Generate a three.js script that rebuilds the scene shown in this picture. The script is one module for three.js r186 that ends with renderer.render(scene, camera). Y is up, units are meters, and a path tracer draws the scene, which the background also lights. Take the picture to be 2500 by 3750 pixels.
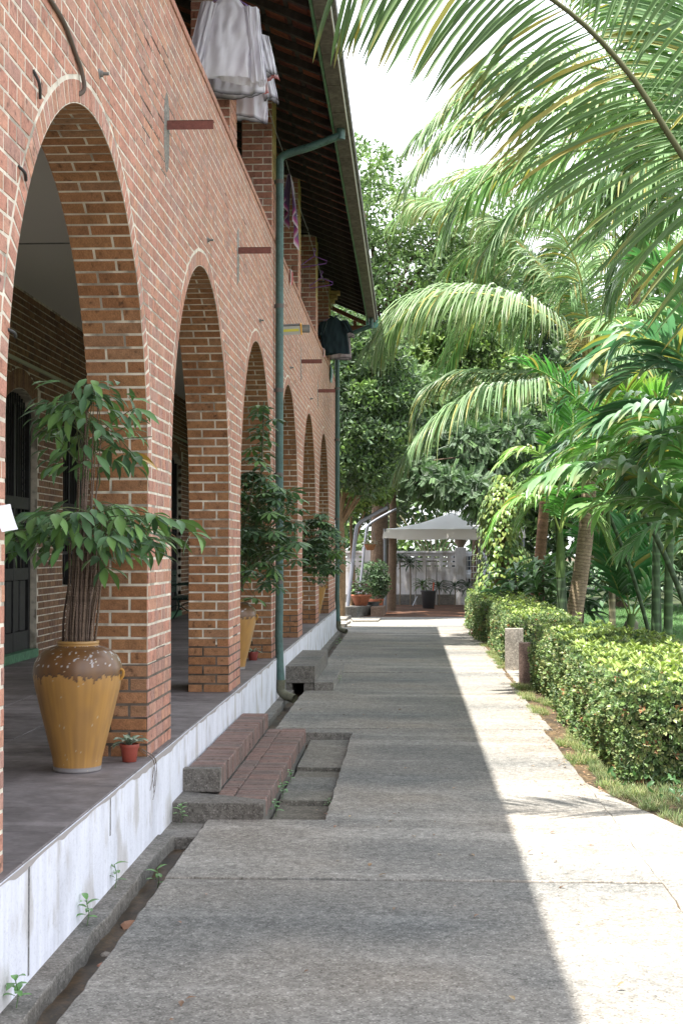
import * as THREE from 'three';

// ---------------------------------------------------------------- camera, sky, sun, exposure
const scene = new THREE.Scene();
const camera = new THREE.PerspectiveCamera(39.598, 2 / 3, 0.1, 600);
camera.position.set(0, 1.755, 0);
camera.rotation.order = 'YXZ';
camera.rotation.y = Math.atan(244.66 / 5208);
camera.rotation.x = Math.atan(140 / 5213.7);
scene.add(camera);

const renderer = new THREE.WebGLRenderer({ antialias: true });
renderer.toneMapping = THREE.LinearToneMapping;
renderer.toneMappingExposure = 3.2;
renderer.shadowMap.enabled = true;

{ // hazy bright tropical sky, whiter round the sun and the horizon
  const W = 256, H = 128, data = new Float32Array(W * H * 4);
  for (let j = 0; j < H; j++) for (let i = 0; i < W; i++) {
    const el = (j + 0.5) / H * Math.PI - Math.PI / 2, k = (j * W + i) * 4;
    const h = Math.max(0, Math.sin(el));
    const c = el < 0 ? [0.4, 0.42, 0.4] : [0.80 - 0.09 * h, 0.815 - 0.045 * h, 0.845 + 0.03 * h];
    data[k] = c[0]; data[k + 1] = c[1]; data[k + 2] = c[2]; data[k + 3] = 1;
  }
  const sky = new THREE.DataTexture(data, W, H, THREE.RGBAFormat, THREE.FloatType);
  sky.mapping = THREE.EquirectangularReflectionMapping; sky.magFilter = THREE.LinearFilter; sky.needsUpdate = true;
  scene.background = sky; scene.environment = sky;
}
const sun = new THREE.DirectionalLight(new THREE.Color(1, 0.955, 0.87), 5);
sun.position.set(-0.191 * 60, 60, 0.22 * 60 - 16); sun.target.position.set(0, 0, -16);
sun.castShadow = true; sun.shadow.mapSize.set(4096, 4096);
Object.assign(sun.shadow.camera, { left: -30, right: 30, top: 40, bottom: -40, near: 1, far: 140 });
scene.add(sun, sun.target);

// ---------------------------------------------------------------- helpers
const V3 = THREE.Vector3;
const V = (x, y, d) => new V3(x, y, -d);            // d is the distance along the path
let seed = 7;
const rnd = () => { seed = (seed + 0x6D2B79F5) | 0; let t = Math.imul(seed ^ (seed >>> 15), 1 | seed); t = (t + Math.imul(t ^ (t >>> 7), 61 | t)) ^ t; return ((t ^ (t >>> 14)) >>> 0) / 4294967296; };
const R = (a, b) => a + (b - a) * rnd();
const pick = (a) => a[Math.floor(rnd() * a.length)];
const clamp = (x, a, b) => Math.min(b, Math.max(a, x));
const lerp = (a, b, t) => a + (b - a) * t;
const sstep = (a, b, x) => { const t = clamp((x - a) / (b - a), 0, 1); return t * t * (3 - 2 * t); };
const vary = (c, k) => { const m = 1 + R(-k, k); return [c[0] * m, c[1] * m * (1 + R(-k, k) * 0.2), c[2] * m * (1 + R(-k, k) * 0.4)]; };

const taken = {};
function numbered(n) { taken[n] = (taken[n] ?? -1) + 1; return taken[n] ? n + '_' + String(taken[n]).padStart(3, '0') : n; }
function tag(o, label, category, group) { o.userData.label = label; o.userData.category = category; if (group) o.userData.group = group; return o; }
function thing(name, label, category, pos = [0, 0, 0], group) {
  const o = new THREE.Group(); o.name = numbered(name); o.position.set(...pos); scene.add(o); return tag(o, label, category, group);
}
function mesh(name, geo, mat, parent, kind) {
  const m = new THREE.Mesh(geo, mat); m.name = parent ? name : numbered(name); m.castShadow = m.receiveShadow = true;
  if (kind) m.userData.kind = kind; (parent || scene).add(m); return m;
}
function structure(name, geo, mat) { return mesh(name, geo, mat, null, 'structure'); }

// value noise, tileable
function lattice(p, s) { const a = new Float32Array(p * p); let q = s * 7919 + 13; for (let i = 0; i < a.length; i++) { q = (Math.imul(q, 1664525) + 1013904223) >>> 0; a[i] = q / 4294967296; } return a; }
function fbmTex(size, px, py, oct, s, gain = 0.5) {
  const out = new Float32Array(size * size); let amp = 1, tot = 0;
  for (let o = 0; o < oct; o++) {
    const n = Math.max(px, py), L = lattice(n, s + o * 17); tot += amp;
    for (let j = 0; j < size; j++) {
      const v = j / size * py, y0 = Math.floor(v), fy = v - y0, sy = fy * fy * (3 - 2 * fy), r0 = (y0 % py) * n, r1 = ((y0 + 1) % py) * n;
      for (let i = 0; i < size; i++) {
        const u = i / size * px, x0 = Math.floor(u), fx = u - x0, sx = fx * fx * (3 - 2 * fx), a = x0 % px, b = (x0 + 1) % px;
        const t = L[r0 + a] + (L[r0 + b] - L[r0 + a]) * sx, w = L[r1 + a] + (L[r1 + b] - L[r1 + a]) * sx;
        out[j * size + i] += amp * (t + (w - t) * sy);
      }
    }
    amp *= gain; px *= 2; py *= 2;
  }
  for (let i = 0; i < out.length; i++) out[i] /= tot;
  return out;
}
function n3(x, y, z) { // cheap smooth 3d noise 0..1
  const h = (a, b, c) => { let q = Math.imul(a, 374761393) + Math.imul(b, 668265263) + Math.imul(c, 2147483647 ^ 0x5bd1e995); q = Math.imul(q ^ (q >>> 13), 1274126177); return ((q ^ (q >>> 16)) >>> 0) / 4294967296; };
  const X = Math.floor(x), Y = Math.floor(y), Z = Math.floor(z), f = (t) => t * t * (3 - 2 * t), u = f(x - X), v = f(y - Y), w = f(z - Z);
  let s = 0; for (let i = 0; i < 2; i++) for (let j = 0; j < 2; j++) for (let k = 0; k < 2; k++) s += h(X + i, Y + j, Z + k) * (i ? u : 1 - u) * (j ? v : 1 - v) * (k ? w : 1 - w);
  return s;
}
function tex(size, fn, srgb = true, rep = 1) {
  const d = new Uint8Array(size * size * 4);
  for (let i = 0; i < size * size; i++) { const c = fn(i); d[4 * i] = clamp(c[0], 0, 1) * 255; d[4 * i + 1] = clamp(c[1], 0, 1) * 255; d[4 * i + 2] = clamp(c[2], 0, 1) * 255; d[4 * i + 3] = 255; }
  const t = new THREE.DataTexture(d, size, size); t.wrapS = t.wrapT = THREE.RepeatWrapping; t.magFilter = THREE.LinearFilter; t.minFilter = THREE.LinearMipmapLinearFilter; t.generateMipmaps = true;
  if (srgb) t.colorSpace = THREE.SRGBColorSpace; t.repeat.set(rep, rep); t.needsUpdate = true; return t;
}
const hash = (i, s) => { let q = Math.imul(i + s * 977, 2654435761); q ^= q >>> 15; q = Math.imul(q, 2246822519); q ^= q >>> 13; return (q >>> 0) / 4294967296; };
const g3 = (v) => [v, v, v];

// textures: uv are metres, repeat = 1 / size of the tile in metres
const NA = fbmTex(512, 6, 6, 6, 3), NB = fbmTex(512, 24, 24, 4, 11), NF = fbmTex(512, 120, 120, 2, 23);
const T = {};
T.brick = tex(512, (i) => { const a = NA[i], b = NB[i], f = NF[i]; let v = 0.77 + 0.24 * (a - 0.5) + 0.2 * (b - 0.5) + 0.2 * (f - 0.5); if (b < 0.3) v -= (0.3 - b) * 1.2; return [v + 0.1, v + 0.085, v + 0.07]; }, true, 1 / 0.7);
T.brickBump = tex(512, (i) => g3(0.5 + 0.6 * (NB[i] - 0.5) + 0.5 * (NF[i] - 0.5)), false, 1 / 0.7);
T.mortar = tex(512, (i) => { const v = 0.86 + 0.3 * (NA[i] - 0.5) + 0.22 * (NB[i] - 0.5); const d = sstep(0.56, 0.7, NA[i]) * 0.3; return [v - d, v - 0.02 - d, v - 0.05 - d]; }, true, 1 / 1.3);
{
  const S = 1024, st = fbmTex(S, 3, 22, 5, 41), bl = fbmTex(S, 4, 5, 5, 57, 0.42), fi = fbmTex(S, 170, 170, 2, 71), mid = fbmTex(S, 40, 40, 3, 83);
  T.concrete = tex(S, (i) => {
    let v = 0.71 + 0.08 * (st[i] - 0.5) + 0.34 * (bl[i] - 0.5) + 0.07 * (mid[i] - 0.5) + 0.24 * (fi[i] - 0.5);
    v -= sstep(0.54, 0.68, bl[i]) * 0.08; v += sstep(0.62, 0.76, st[i]) * 0.06;
    const h = hash(i, 5); if (h > 0.95) v += 0.3 * hash(i, 9); else if (h < 0.05) v -= 0.2;
    const grit = hash((i % S >> 1) + (Math.floor(i / S) >> 1) * 733, 21); if (grit > 0.9) v += 0.16 * (0.4 + hash(i >> 1, 31)); else if (grit < 0.1) v -= 0.13;
    const w = (bl[i] - 0.5) * 0.06; return [v + 0.010 + w, v + 0.0, v - 0.018 - w];
  }, true, 1 / 4.2);
  T.concreteBump = tex(S, (i) => g3(0.5 + 0.3 * (fi[i] - 0.5) + 0.5 * (mid[i] - 0.5) + (hash(i, 5) > 0.96 ? 0.3 : 0)), false, 1 / 4.2);
  T.floor = tex(S, (i) => { const v = 0.62 + 0.34 * (bl[i] - 0.5) + 0.2 * (mid[i] - 0.5) + 0.1 * (fi[i] - 0.5); const w = sstep(0.55, 0.7, st[i]) * 0.1; return [v + w, v - 0.015 + w, v - 0.02 + w]; }, true, 1 / 3.1);
  const dr = fbmTex(S, 60, 5, 4, 91), dr2 = fbmTex(S, 14, 8, 4, 97);
  T.plaster = tex(S, (i) => { // limewash with run marks, flaking and grime
    let v = 0.93 + 0.10 * (dr[i] - 0.5) + 0.10 * (bl[i] - 0.5); const g = sstep(0.48, 0.74, dr2[i]) * 0.13; const f = sstep(0.6, 0.8, fi[i]) * 0.04 + (bl[i] > 0.55 ? (bl[i] - 0.55) * 0.5 : 0);
    v -= g + f; return [v + g * 0.2, v - 0.005 + g * 0.08, v + 0.008 - g * 0.16];
  }, true, 1 / 2.3);
  T.soil = tex(S, (i) => { const v = 0.5 + 0.5 * (bl[i] - 0.5) + 0.4 * (mid[i] - 0.5) + 0.4 * (fi[i] - 0.5); return [v, v * 0.88, v * 0.7]; }, true, 1 / 2);
  T.wood = tex(512, (i) => { const v = 0.72 + 0.4 * (NB[i] - 0.5) + 0.3 * (NA[i] - 0.5); return g3(v); }, true, 1);
}
const std = (color, rough = 0.9, o = {}) => { const m = new THREE.MeshStandardMaterial({ roughness: rough, ...o }); m.color.setRGB(...color); return m; };
const M = {
  mortar: std([0.86, 0.82, 0.75], 0.95, { map: T.mortar, bumpMap: T.brickBump, bumpScale: 0.002 }),
  brickV: std([1, 1, 1], 0.88, { map: T.brick, bumpMap: T.brickBump, bumpScale: 0.0035, vertexColors: true }),
  concrete: std([0.40, 0.385, 0.37], 0.9, { map: T.concrete, bumpMap: T.concreteBump, bumpScale: 0.004 }),
  concreteDark: std([0.29, 0.275, 0.26], 0.93, { map: T.concrete, bumpMap: T.concreteBump, bumpScale: 0.006 }),
  floor: std([0.40, 0.37, 0.385], 0.62, { map: T.floor, bumpMap: T.concreteBump, bumpScale: 0.002 }),
  plaster: std([0.80, 0.82, 0.88], 0.9, { map: T.plaster, bumpMap: T.brickBump, bumpScale: 0.0015 }),
  ceiling: std([0.62, 0.60, 0.57], 0.95),
  mud: std([0.17, 0.135, 0.105], 0.5, { map: T.soil }),
  soil: std([0.30, 0.26, 0.20], 0.95, { map: T.soil, bumpMap: T.concreteBump, bumpScale: 0.01 }),
  lawn: std([0.10, 0.20, 0.05], 0.95, { map: T.soil }),
  redFloor: std([0.40, 0.21, 0.15], 0.9, { map: T.soil }),
  darkWood: std([0.035, 0.035, 0.037], 0.55, { map: T.wood }),
  blackMetal: std([0.02, 0.02, 0.02], 0.5),
  rafter: std([0.085, 0.07, 0.06], 0.85, { map: T.wood }),
  tile: std([1, 1, 1], 0.85, { map: T.brick, vertexColors: true }),
  fascia: std([0.24, 0.21, 0.195], 0.75, { map: T.wood }),
  gutterEdge: std([0.52, 0.50, 0.47], 0.6),
  greenPaint: std([0.13, 0.34, 0.19], 0.6, { map: T.wood }),
  pipe: std([0.07, 0.155, 0.145], 0.5, { map: T.brick }),
  pipeBand: std([0.11, 0.10, 0.095], 0.7),
  turquoise: std([0.16, 0.42, 0.42], 0.6),
  rust: std([0.23, 0.085, 0.07], 0.8, { map: T.brick }),
  grey: std([0.30, 0.30, 0.29], 0.7, { map: T.wood }),
  steel: std([0.42, 0.44, 0.48], 0.42, { metalness: 0.6 }),
  white: std([0.78, 0.78, 0.78], 0.8),
  vertex: std([1, 1, 1], 0.85, { vertexColors: true }),
  bark: std([1, 1, 1], 0.92, { vertexColors: true, map: T.brick, bumpMap: T.brickBump, bumpScale: 0.01 }),
  terracotta: std([0.42, 0.15, 0.08], 0.75, { map: T.brick }),
  blackPlastic: std([0.022, 0.022, 0.024], 0.45),
};
const leafMat = (tr, coat, cr = 0.32) => new THREE.MeshPhysicalMaterial({ color: 0xffffff, vertexColors: true, roughness: 0.95, transmission: tr, thickness: 0, clearcoat: coat, clearcoatRoughness: cr, side: THREE.DoubleSide });
const L = { palm: leafMat(0.48, 0.5, 0.3), palmDark: leafMat(0.45, 0.2, 0.35), areca: leafMat(0.48, 0.5, 0.3), broad: leafMat(0.36, 0.5, 0.3), tree: leafMat(0.4, 0.35, 0.4), pot: leafMat(0.3, 0.4, 0.36), grass: leafMat(0.4, 0.15, 0.5), cloth: new THREE.MeshPhysicalMaterial({ color: 0xffffff, vertexColors: true, roughness: 1, transmission: 0.4, thickness: 0, side: THREE.DoubleSide }) };
// the copies of an InstancedMesh take their tint from setColorAt
for (const k of Object.keys(L)) { L[k + 'I'] = L[k].clone(); }

// geometry builder: every face carries uv in metres and a colour
class B {
  constructor() { this.p = []; this.n = []; this.u = []; this.c = []; this.i = []; this.off = [0, 0]; }
  v(p, n, u, c) { this.p.push(p.x, p.y, p.z); this.n.push(n.x, n.y, n.z); this.u.push(u[0], u[1]); this.c.push(c[0], c[1], c[2]); return this.p.length / 3 - 1; }
  poly(ps, c = [1, 1, 1]) { // flat convex polygon
    const e1 = new V3().subVectors(ps[1], ps[0]), e2 = new V3().subVectors(ps[2], ps[0]), n = e1.cross(e2); if (n.lengthSq() < 1e-16 && ps.length > 3) { n.subVectors(ps[2], ps[0]).cross(new V3().subVectors(ps[3], ps[0])); } n.normalize();
    const ax = Math.abs(n.x), ay = Math.abs(n.y), az = Math.abs(n.z), o = this.off;
    const uv = (p) => ax >= ay && ax >= az ? [p.z + o[0], p.y + o[1]] : ay >= az ? [p.x + o[0], p.z + o[1]] : [p.x + o[0], p.y + o[1]];
    const k = ps.map((p) => this.v(p, n, uv(p), c)); for (let j = 1; j < k.length - 1; j++) this.i.push(k[0], k[j], k[j + 1]);
  }
  box(x0, x1, y0, y1, z0, z1, c = [1, 1, 1], h = 0) { // chamfered box, z given as world z
    if (x0 > x1) [x0, x1] = [x1, x0]; if (y0 > y1) [y0, y1] = [y1, y0]; if (z0 > z1) [z0, z1] = [z1, z0];
    const X = [x0, x1], Y = [y0, y1], Z = [z0, z1], A = new V3((x0 + x1) / 2, (y0 + y1) / 2, (z0 + z1) / 2);
    const out = (ps) => { const m = ps.reduce((s, p) => s.add(p), new V3()).divideScalar(ps.length).sub(A), n = new V3().subVectors(ps[1], ps[0]).cross(new V3().subVectors(ps[2], ps[0])); if (n.dot(m) < 0) ps.reverse(); this.poly(ps, c); };
    const q = (sx, sy, sz, f) => new V3(X[sx] + (f === 0 ? 0 : (sx ? -h : h)), Y[sy] + (f === 1 ? 0 : (sy ? -h : h)), Z[sz] + (f === 2 ? 0 : (sz ? -h : h)));
    const sq = [[0, 0], [1, 0], [1, 1], [0, 1]];
    for (const s of [0, 1]) { out(sq.map(([a, b]) => q(s, a, b, 0))); out(sq.map(([a, b]) => q(a, s, b, 1))); out(sq.map(([a, b]) => q(a, b, s, 2))); }
    if (h > 0) {
      for (const a of [0, 1]) for (const b of [0, 1]) {
        out([q(a, b, 0, 0), q(a, b, 1, 0), q(a, b, 1, 1), q(a, b, 0, 1)]);
        out([q(a, 0, b, 0), q(a, 1, b, 0), q(a, 1, b, 2), q(a, 0, b, 2)]);
        out([q(0, a, b, 1), q(1, a, b, 1), q(1, a, b, 2), q(0, a, b, 2)]);
        for (const s of [0, 1]) out([q(a, b, s, 0), q(a, b, s, 1), q(a, b, s, 2)]);
      }
    }
    return this;
  }
  prism(poly, x0, x1, c, h = 0.003) { // poly: [d, y] counter-clockwise seen from +x; extruded from x0 (hidden) to x1 (front)
    let ar = 0; for (let k = 0; k < poly.length; k++) { const a = poly[k], b = poly[(k + 1) % poly.length]; ar += a[0] * b[1] - b[0] * a[1]; }
    const P = ar < 0 ? poly.slice().reverse() : poly; // ccw in (d, y); seen from +x with d to the left... normal fixed by check
    const m = [P.reduce((s, p) => s + p[0], 0) / P.length, P.reduce((s, p) => s + p[1], 0) / P.length];
    const ins = P.map((p) => { const l = Math.hypot(p[0] - m[0], p[1] - m[1]) || 1, k = Math.max(0, 1 - h * 1.4 / l); return [m[0] + (p[0] - m[0]) * k, m[1] + (p[1] - m[1]) * k]; });
    const at = (p, x) => new V3(x, p[1], -p[0]);
    this.poly(ins.map((p) => at(p, x1)), c);
    for (let k = 0; k < P.length; k++) {
      const a = P[k], b = P[(k + 1) % P.length], ia = ins[k], ib = ins[(k + 1) % P.length];
      this.poly([at(ia, x1), at(a, x1 - h), at(b, x1 - h), at(ib, x1)], c);
      this.poly([at(a, x1 - h), at(a, x0), at(b, x0), at(b, x1 - h)], c);
    }
    this.poly(P.map((p) => at(p, x0)).reverse(), c);
    return this;
  }
  tube(pts, rad, seg = 6, c = [1, 1, 1], cap = true) {
    const n = pts.length, rr = (k) => typeof rad === 'function' ? rad(k / (n - 1)) : rad, cc = (k) => typeof c === 'function' ? c(k / (n - 1)) : c;
    let N = null, base = [], len = 0;
    for (let k = 0; k < n; k++) {
      const t = new V3().subVectors(pts[Math.min(n - 1, k + 1)], pts[Math.max(0, k - 1)]).normalize();
      if (!N) { N = new V3(Math.abs(t.x) > 0.8 ? 0 : 1, 0, Math.abs(t.x) > 0.8 ? 1 : 0); } N = N.clone().sub(t.clone().multiplyScalar(N.dot(t))).normalize();
      const Bn = new V3().crossVectors(t, N), r = rr(k), col = cc(k); if (k) len += pts[k].distanceTo(pts[k - 1]);
      for (let s = 0; s <= seg; s++) { const a = s / seg * Math.PI * 2, d = N.clone().multiplyScalar(Math.cos(a)).add(Bn.clone().multiplyScalar(Math.sin(a))); const q = this.v(pts[k].clone().add(d.clone().multiplyScalar(r)), d, [s / seg * Math.PI * 2 * r, len], col); if (!s) base.push(q); }
    }
    for (let k = 0; k < n - 1; k++) for (let s = 0; s < seg; s++) { const a = base[k] + s, b = base[k + 1] + s; this.i.push(a, a + 1, b + 1, a, b + 1, b); }
    if (cap) for (const k of [0, n - 1]) { const t = new V3().subVectors(pts[k], pts[k ? n - 2 : 1]).normalize(), o = this.v(pts[k], t, [0, 0], cc(k)); const ring = []; for (let s = 0; s < seg; s++) { const j = (base[k] + s) * 3; ring.push(this.v(new V3(this.p[j], this.p[j + 1], this.p[j + 2]), t, [0, 0], cc(k))); } for (let s = 0; s < seg; s++) k ? this.i.push(o, ring[s], ring[(s + 1) % seg]) : this.i.push(o, ring[(s + 1) % seg], ring[s]); }
    return this;
  }
  // strip of cross sections, each an array of points; smooth normals
  skin(rows, col, closed = false) {
    const m = rows[0].length, st = this.p.length / 3, nn = rows.map((r) => r.map(() => new V3()));
    const tri = [];
    for (let a = 0; a < rows.length - 1; a++) for (let b = 0; b < (closed ? m : m - 1); b++) { const b1 = (b + 1) % m; tri.push([a, b, a + 1, b, a + 1, b1], [a, b, a + 1, b1, a, b1]); }
    for (const t of tri) { const P = rows[t[0]][t[1]], Q = rows[t[2]][t[3]], S = rows[t[4]][t[5]], n = new V3().subVectors(Q, P).cross(new V3().subVectors(S, P)); nn[t[0]][t[1]].add(n); nn[t[2]][t[3]].add(n); nn[t[4]][t[5]].add(n); }
    rows.forEach((r, a) => r.forEach((p, b) => this.v(p, nn[a][b].normalize(), [b / m + this.off[0], a / rows.length + this.off[1]], typeof col === 'function' ? col(a / (rows.length - 1), b / Math.max(1, m - 1), p) : col)));
    for (const t of tri) this.i.push(st + t[0] * m + t[1], st + t[2] * m + t[3], st + t[4] * m + t[5]);
    return this;
  }
  // a leaf blade: p base, d direction, n face normal; bends down by droop over its length
  blade(p, d, n, len, wid, droop, col, prof = [0.35, 1, 0.85, 0], fold = 0.15) {
    const k = prof.length, rows = []; let q = p.clone(), dir = d.clone().normalize();
    for (let a = 0; a <= k; a++) {
      const side = new V3().crossVectors(dir, n).normalize(), up = new V3().crossVectors(side, dir), w = wid * 0.5 * (a === 0 ? 0.22 : prof[a - 1]);
      const e = side.multiplyScalar(w), f = up.multiplyScalar(w * fold * 2);
      rows.push(w < 1e-6 ? [q.clone(), q.clone(), q.clone()] : [q.clone().sub(e).add(f), q.clone(), q.clone().add(e).add(f)]);
      q = q.clone().addScaledVector(dir, len / k); dir = dir.clone(); dir.y -= droop / k; dir.normalize();
    }
    return this.skin(rows, col);
  }
  geo() {
    const g = new THREE.BufferGeometry();
    g.setAttribute('position', new THREE.Float32BufferAttribute(this.p, 3)); g.setAttribute('normal', new THREE.Float32BufferAttribute(this.n, 3));
    g.setAttribute('uv', new THREE.Float32BufferAttribute(this.u, 2)); g.setAttribute('color', new THREE.Float32BufferAttribute(this.c, 3));
    g.setIndex(this.i); return g;
  }
}
const put = (name, fn, mat, parent, kind) => { const b = new B(); fn(b); return mesh(name, b.geo(), mat, parent, kind); };
const boxAt = (name, mat, parent, x0, x1, y0, y1, d0, d1, h = 0.004, kind) => put(name, (b) => b.box(x0, x1, y0, y1, -d1, -d0, [1, 1, 1], h), mat, parent, kind);
const curve = (pts, n = 24) => new THREE.CatmullRomCurve3(pts).getPoints(n);
// copies of one small geometry spread over a volume
function scatter(name, parent, geo, mat, list, kind = 'stuff') {
  const im = new THREE.InstancedMesh(geo, mat, list.length), m4 = new THREE.Matrix4(), q = new THREE.Quaternion(), c = new THREE.Color();
  list.forEach((o, k) => { const z = o.n.clone().normalize(), x = new V3().crossVectors(o.t, z); if (x.lengthSq() < 1e-6) x.set(1, 0, 0); x.normalize(); const y = new V3().crossVectors(z, x); m4.makeBasis(x, y, z); q.setFromRotationMatrix(m4); m4.compose(o.p, q, new V3(o.s, o.s, o.s)); im.setMatrixAt(k, m4); im.setColorAt(k, c.setRGB(...o.c)); });
  im.name = parent ? name : numbered(name); im.userData.kind = kind; im.castShadow = im.receiveShadow = true; (parent || scene).add(im); return im;
}
const rv = () => { let v; do { v = new V3(R(-1, 1), R(-1, 1), R(-1, 1)); } while (v.lengthSq() > 1 || v.lengthSq() < 0.01); return v.normalize(); };
// ---------------------------------------------------------------- ground, path, drain
{
  const g = (w, l, x, y, d) => { const q = new THREE.PlaneGeometry(w, l, 1, 1); q.rotateX(-Math.PI / 2); q.translate(x, y, -d); const u = q.attributes.uv, p = q.attributes.position; for (let i = 0; i < u.count; i++) u.setXY(i, p.getX(i), p.getZ(i)); return q; };
  structure('ground', g(500, 500, 0, -0.16, 120), M.soil);
  structure('lawn', g(120, 240, 61.3, -0.02, 115), M.lawn);
  structure('verge_soil', g(1.75, 44, 2.1, -0.012, 27), M.soil);
  structure('shelter_floor', g(6.4, 12, 1.2, -0.004, 43.6), M.redFloor);
}
const path = new THREE.Group(); path.name = 'path'; path.userData.kind = 'structure'; scene.add(path);
function slab(name, pts, parent, mat, y, th, wob = 0.006) { // pts: [x, d] outline
  const out = [];
  pts.forEach((p, k) => { const q = pts[(k + 1) % pts.length], n = Math.max(1, Math.round(Math.hypot(q[0] - p[0], q[1] - p[1]) / 0.12)); for (let j = 0; j < n; j++) { const t = j / n, x = lerp(p[0], q[0], t), d = lerp(p[1], q[1], t); out.push(new THREE.Vector2(x + (n3(x * 9, d * 9, 3) - 0.5) * wob * 2, d + (n3(x * 9, d * 9, 8) - 0.5) * wob * 2)); } });
  const e = new THREE.ExtrudeGeometry(new THREE.Shape(out), { depth: th - 0.008, bevelEnabled: true, bevelSize: 0.006, bevelThickness: 0.008, bevelOffset: -0.006, bevelSegments: 2 });
  e.rotateX(-Math.PI / 2); e.translate(0, y - th, 0); // shape y becomes -z, which is d
  return mesh(name, e, mat, parent);
}
const PL = -1.305, PR = 1.33, slabTones = [[0.40, 0.385, 0.365], [0.435, 0.415, 0.39], [0.385, 0.37, 0.352], [0.455, 0.435, 0.41]].map((c) => { const m = M.concrete.clone(); m.color.setRGB(...c); return m; });
{
  const J = [2.2, 4.35, 7.62, 10.96, 14.04, 17.3, 20.5, 23.7, 26.9, 30.1, 33.2, 37.6];
  for (let k = 0; k < J.length - 1; k++) {
    const a = J[k] + 0.008, b = J[k + 1] - 0.008, y = (n3(k * 3.1, 0, 0) - 0.5) * 0.012, m = slabTones[(k * 3 + 1) % 4];
    let pts = [[PL, a], [PR, a], [PR, b], [PL, b]];
    if (k === 2) pts = [[PL, a], [PR, a], [PR, b], [-0.545, b], [-0.545, 9.28], [-0.9, 9.27], [-1.3, 9.25], [PL, 8.75]];
    if (k === 3) pts = [[-0.545, a], [PR, a], [PR, 12.6], [PR - 0.02, b], [PL, b], [PL, 13.72], [-0.545, 13.72]];
    if (k >= 4) pts = [[PL, a], [PR + 0.03 + 0.06 * n3(k, 5, 1), a], [PR + 0.06 * n3(k + 1, 5, 1), b], [PL, b]];
    if (k === 10) pts = [[-1.8, a], [1.45, a], [1.5, b], [-1.5, b]];
    slab('slab', pts, path, m, y, 0.14, 0.008);
  }
  // added apron that widens to the garden side near the camera, and the strip by the two marker stones
  const ap = M.concrete.clone(); ap.color.setRGB(0.47, 0.45, 0.42);
  slab('apron', [[PR + 0.005, 2.2], [6, 2.2], [6, 6.6], [3.2, 7.6], [2.35, 8.3], [1.78, 9.0], [1.5, 10.1], [PR + 0.005, 10.9]], path, ap, -0.003, 0.14, 0.008);
  slab('apron', [[PR + 0.1, 18.75], [1.95, 18.8], [1.95, 21.0], [PR + 0.1, 21.1]], path, ap, -0.006, 0.14, 0.02);
  // broken flags at the far left corner of the building
  for (const [x0, x1, d0, d1, y] of [[-1.5, -0.9, 31.1, 32.6, -0.02], [-1.95, -1.45, 32.9, 34.4, 0.03], [-1.35, -0.75, 34.8, 36.2, 0.02], [-2.1, -1.55, 35, 37, 0.05]]) slab('flag', [[x0, d0], [x1, d0 + 0.1], [x1 + 0.05, d1], [x0 - 0.1, d1 - 0.15]], path, slabTones[1], y + 0.02, 0.1, 0.03);
}
{ // drain: kerb along the wall, muddy bottom, cover slabs in the recess beside the brick steps
  const dr = new THREE.Group(); dr.name = 'drain'; dr.userData.kind = 'structure'; scene.add(dr);
  for (const [a, b] of [[2.2, 5.1], [5.11, 8.74], [13.26, 17.83], [20.96, 25.4], [25.41, 30.9]]) slab('kerb', [[-1.56, a], [-1.44, a], [-1.44, b], [-1.56, b]], dr, M.concreteDark, 0.006, 0.15, 0.012);
  slab('cover', [[-1.545, 8.75], [-1.31, 8.76], [-1.31, 9.2], [-1.545, 9.24]], dr, M.concreteDark, -0.012, 0.1, 0.008);
  const mud = new THREE.PlaneGeometry(0.9, 30, 12, 400); mud.rotateX(-Math.PI / 2); mud.translate(-1.0, -0.125, -17);
  { const p = mud.attributes.position, u = mud.attributes.uv; for (let i = 0; i < p.count; i++) { p.setY(i, (p.getX(i) > -1.24 ? -0.155 : -0.1) + 0.04 * n3(p.getX(i) * 14, p.getZ(i) * 6, 2)); u.setXY(i, p.getX(i), p.getZ(i)); } mud.computeVertexNormals(); }
  mesh('drain_bottom', mud, M.mud, dr);
  const cm = [[0.33, 0.315, 0.29], [0.27, 0.255, 0.225], [0.37, 0.355, 0.33], [0.35, 0.335, 0.30], [0.24, 0.22, 0.19], [0.22, 0.205, 0.18]].map((c) => { const m = M.concreteDark.clone(); m.color.setRGB(...c); return m; });
  [[11.95, 13.68, -0.062], [11.42, 11.93, -0.095], [10.72, 11.38, -0.055], [10.3, 10.7, -0.05], [9.66, 10.26, -0.085], [9.3, 9.63, -0.1]].forEach(([a, b, y], k) => slab('cover', [[-0.935, a], [-0.555, a + R(-0.02, 0.02)], [-0.552, b], [-0.938, b + R(-0.02, 0.02)]], dr, cm[k], y, 0.07, 0.007));
  // bits of brick and rubble in the channel
  for (const [d, x, s] of [[6.95, -1.36, 0.05], [6.5, -1.38, 0.03], [6.3, -1.355, 0.035], [7.1, -1.4, 0.025], [8.0, -1.38, 0.02], [6.05, -1.37, 0.022]]) {
    const b = new THREE.IcosahedronGeometry(s, 1), p = b.attributes.position; for (let i = 0; i < p.count; i++) { const f = 0.7 + 0.6 * n3(p.getX(i) * 40 + d, p.getY(i) * 40, p.getZ(i) * 40); p.setXYZ(i, p.getX(i) * f, p.getY(i) * f * 0.7, p.getZ(i) * f * 1.3); } b.computeVertexNormals(); b.translate(x, -0.115 + s * 0.5, -d);
    mesh('rubble', b, std(pick([[0.33, 0.17, 0.12], [0.25, 0.22, 0.19], [0.3, 0.16, 0.1]]), 0.95), dr);
  }
}

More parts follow.
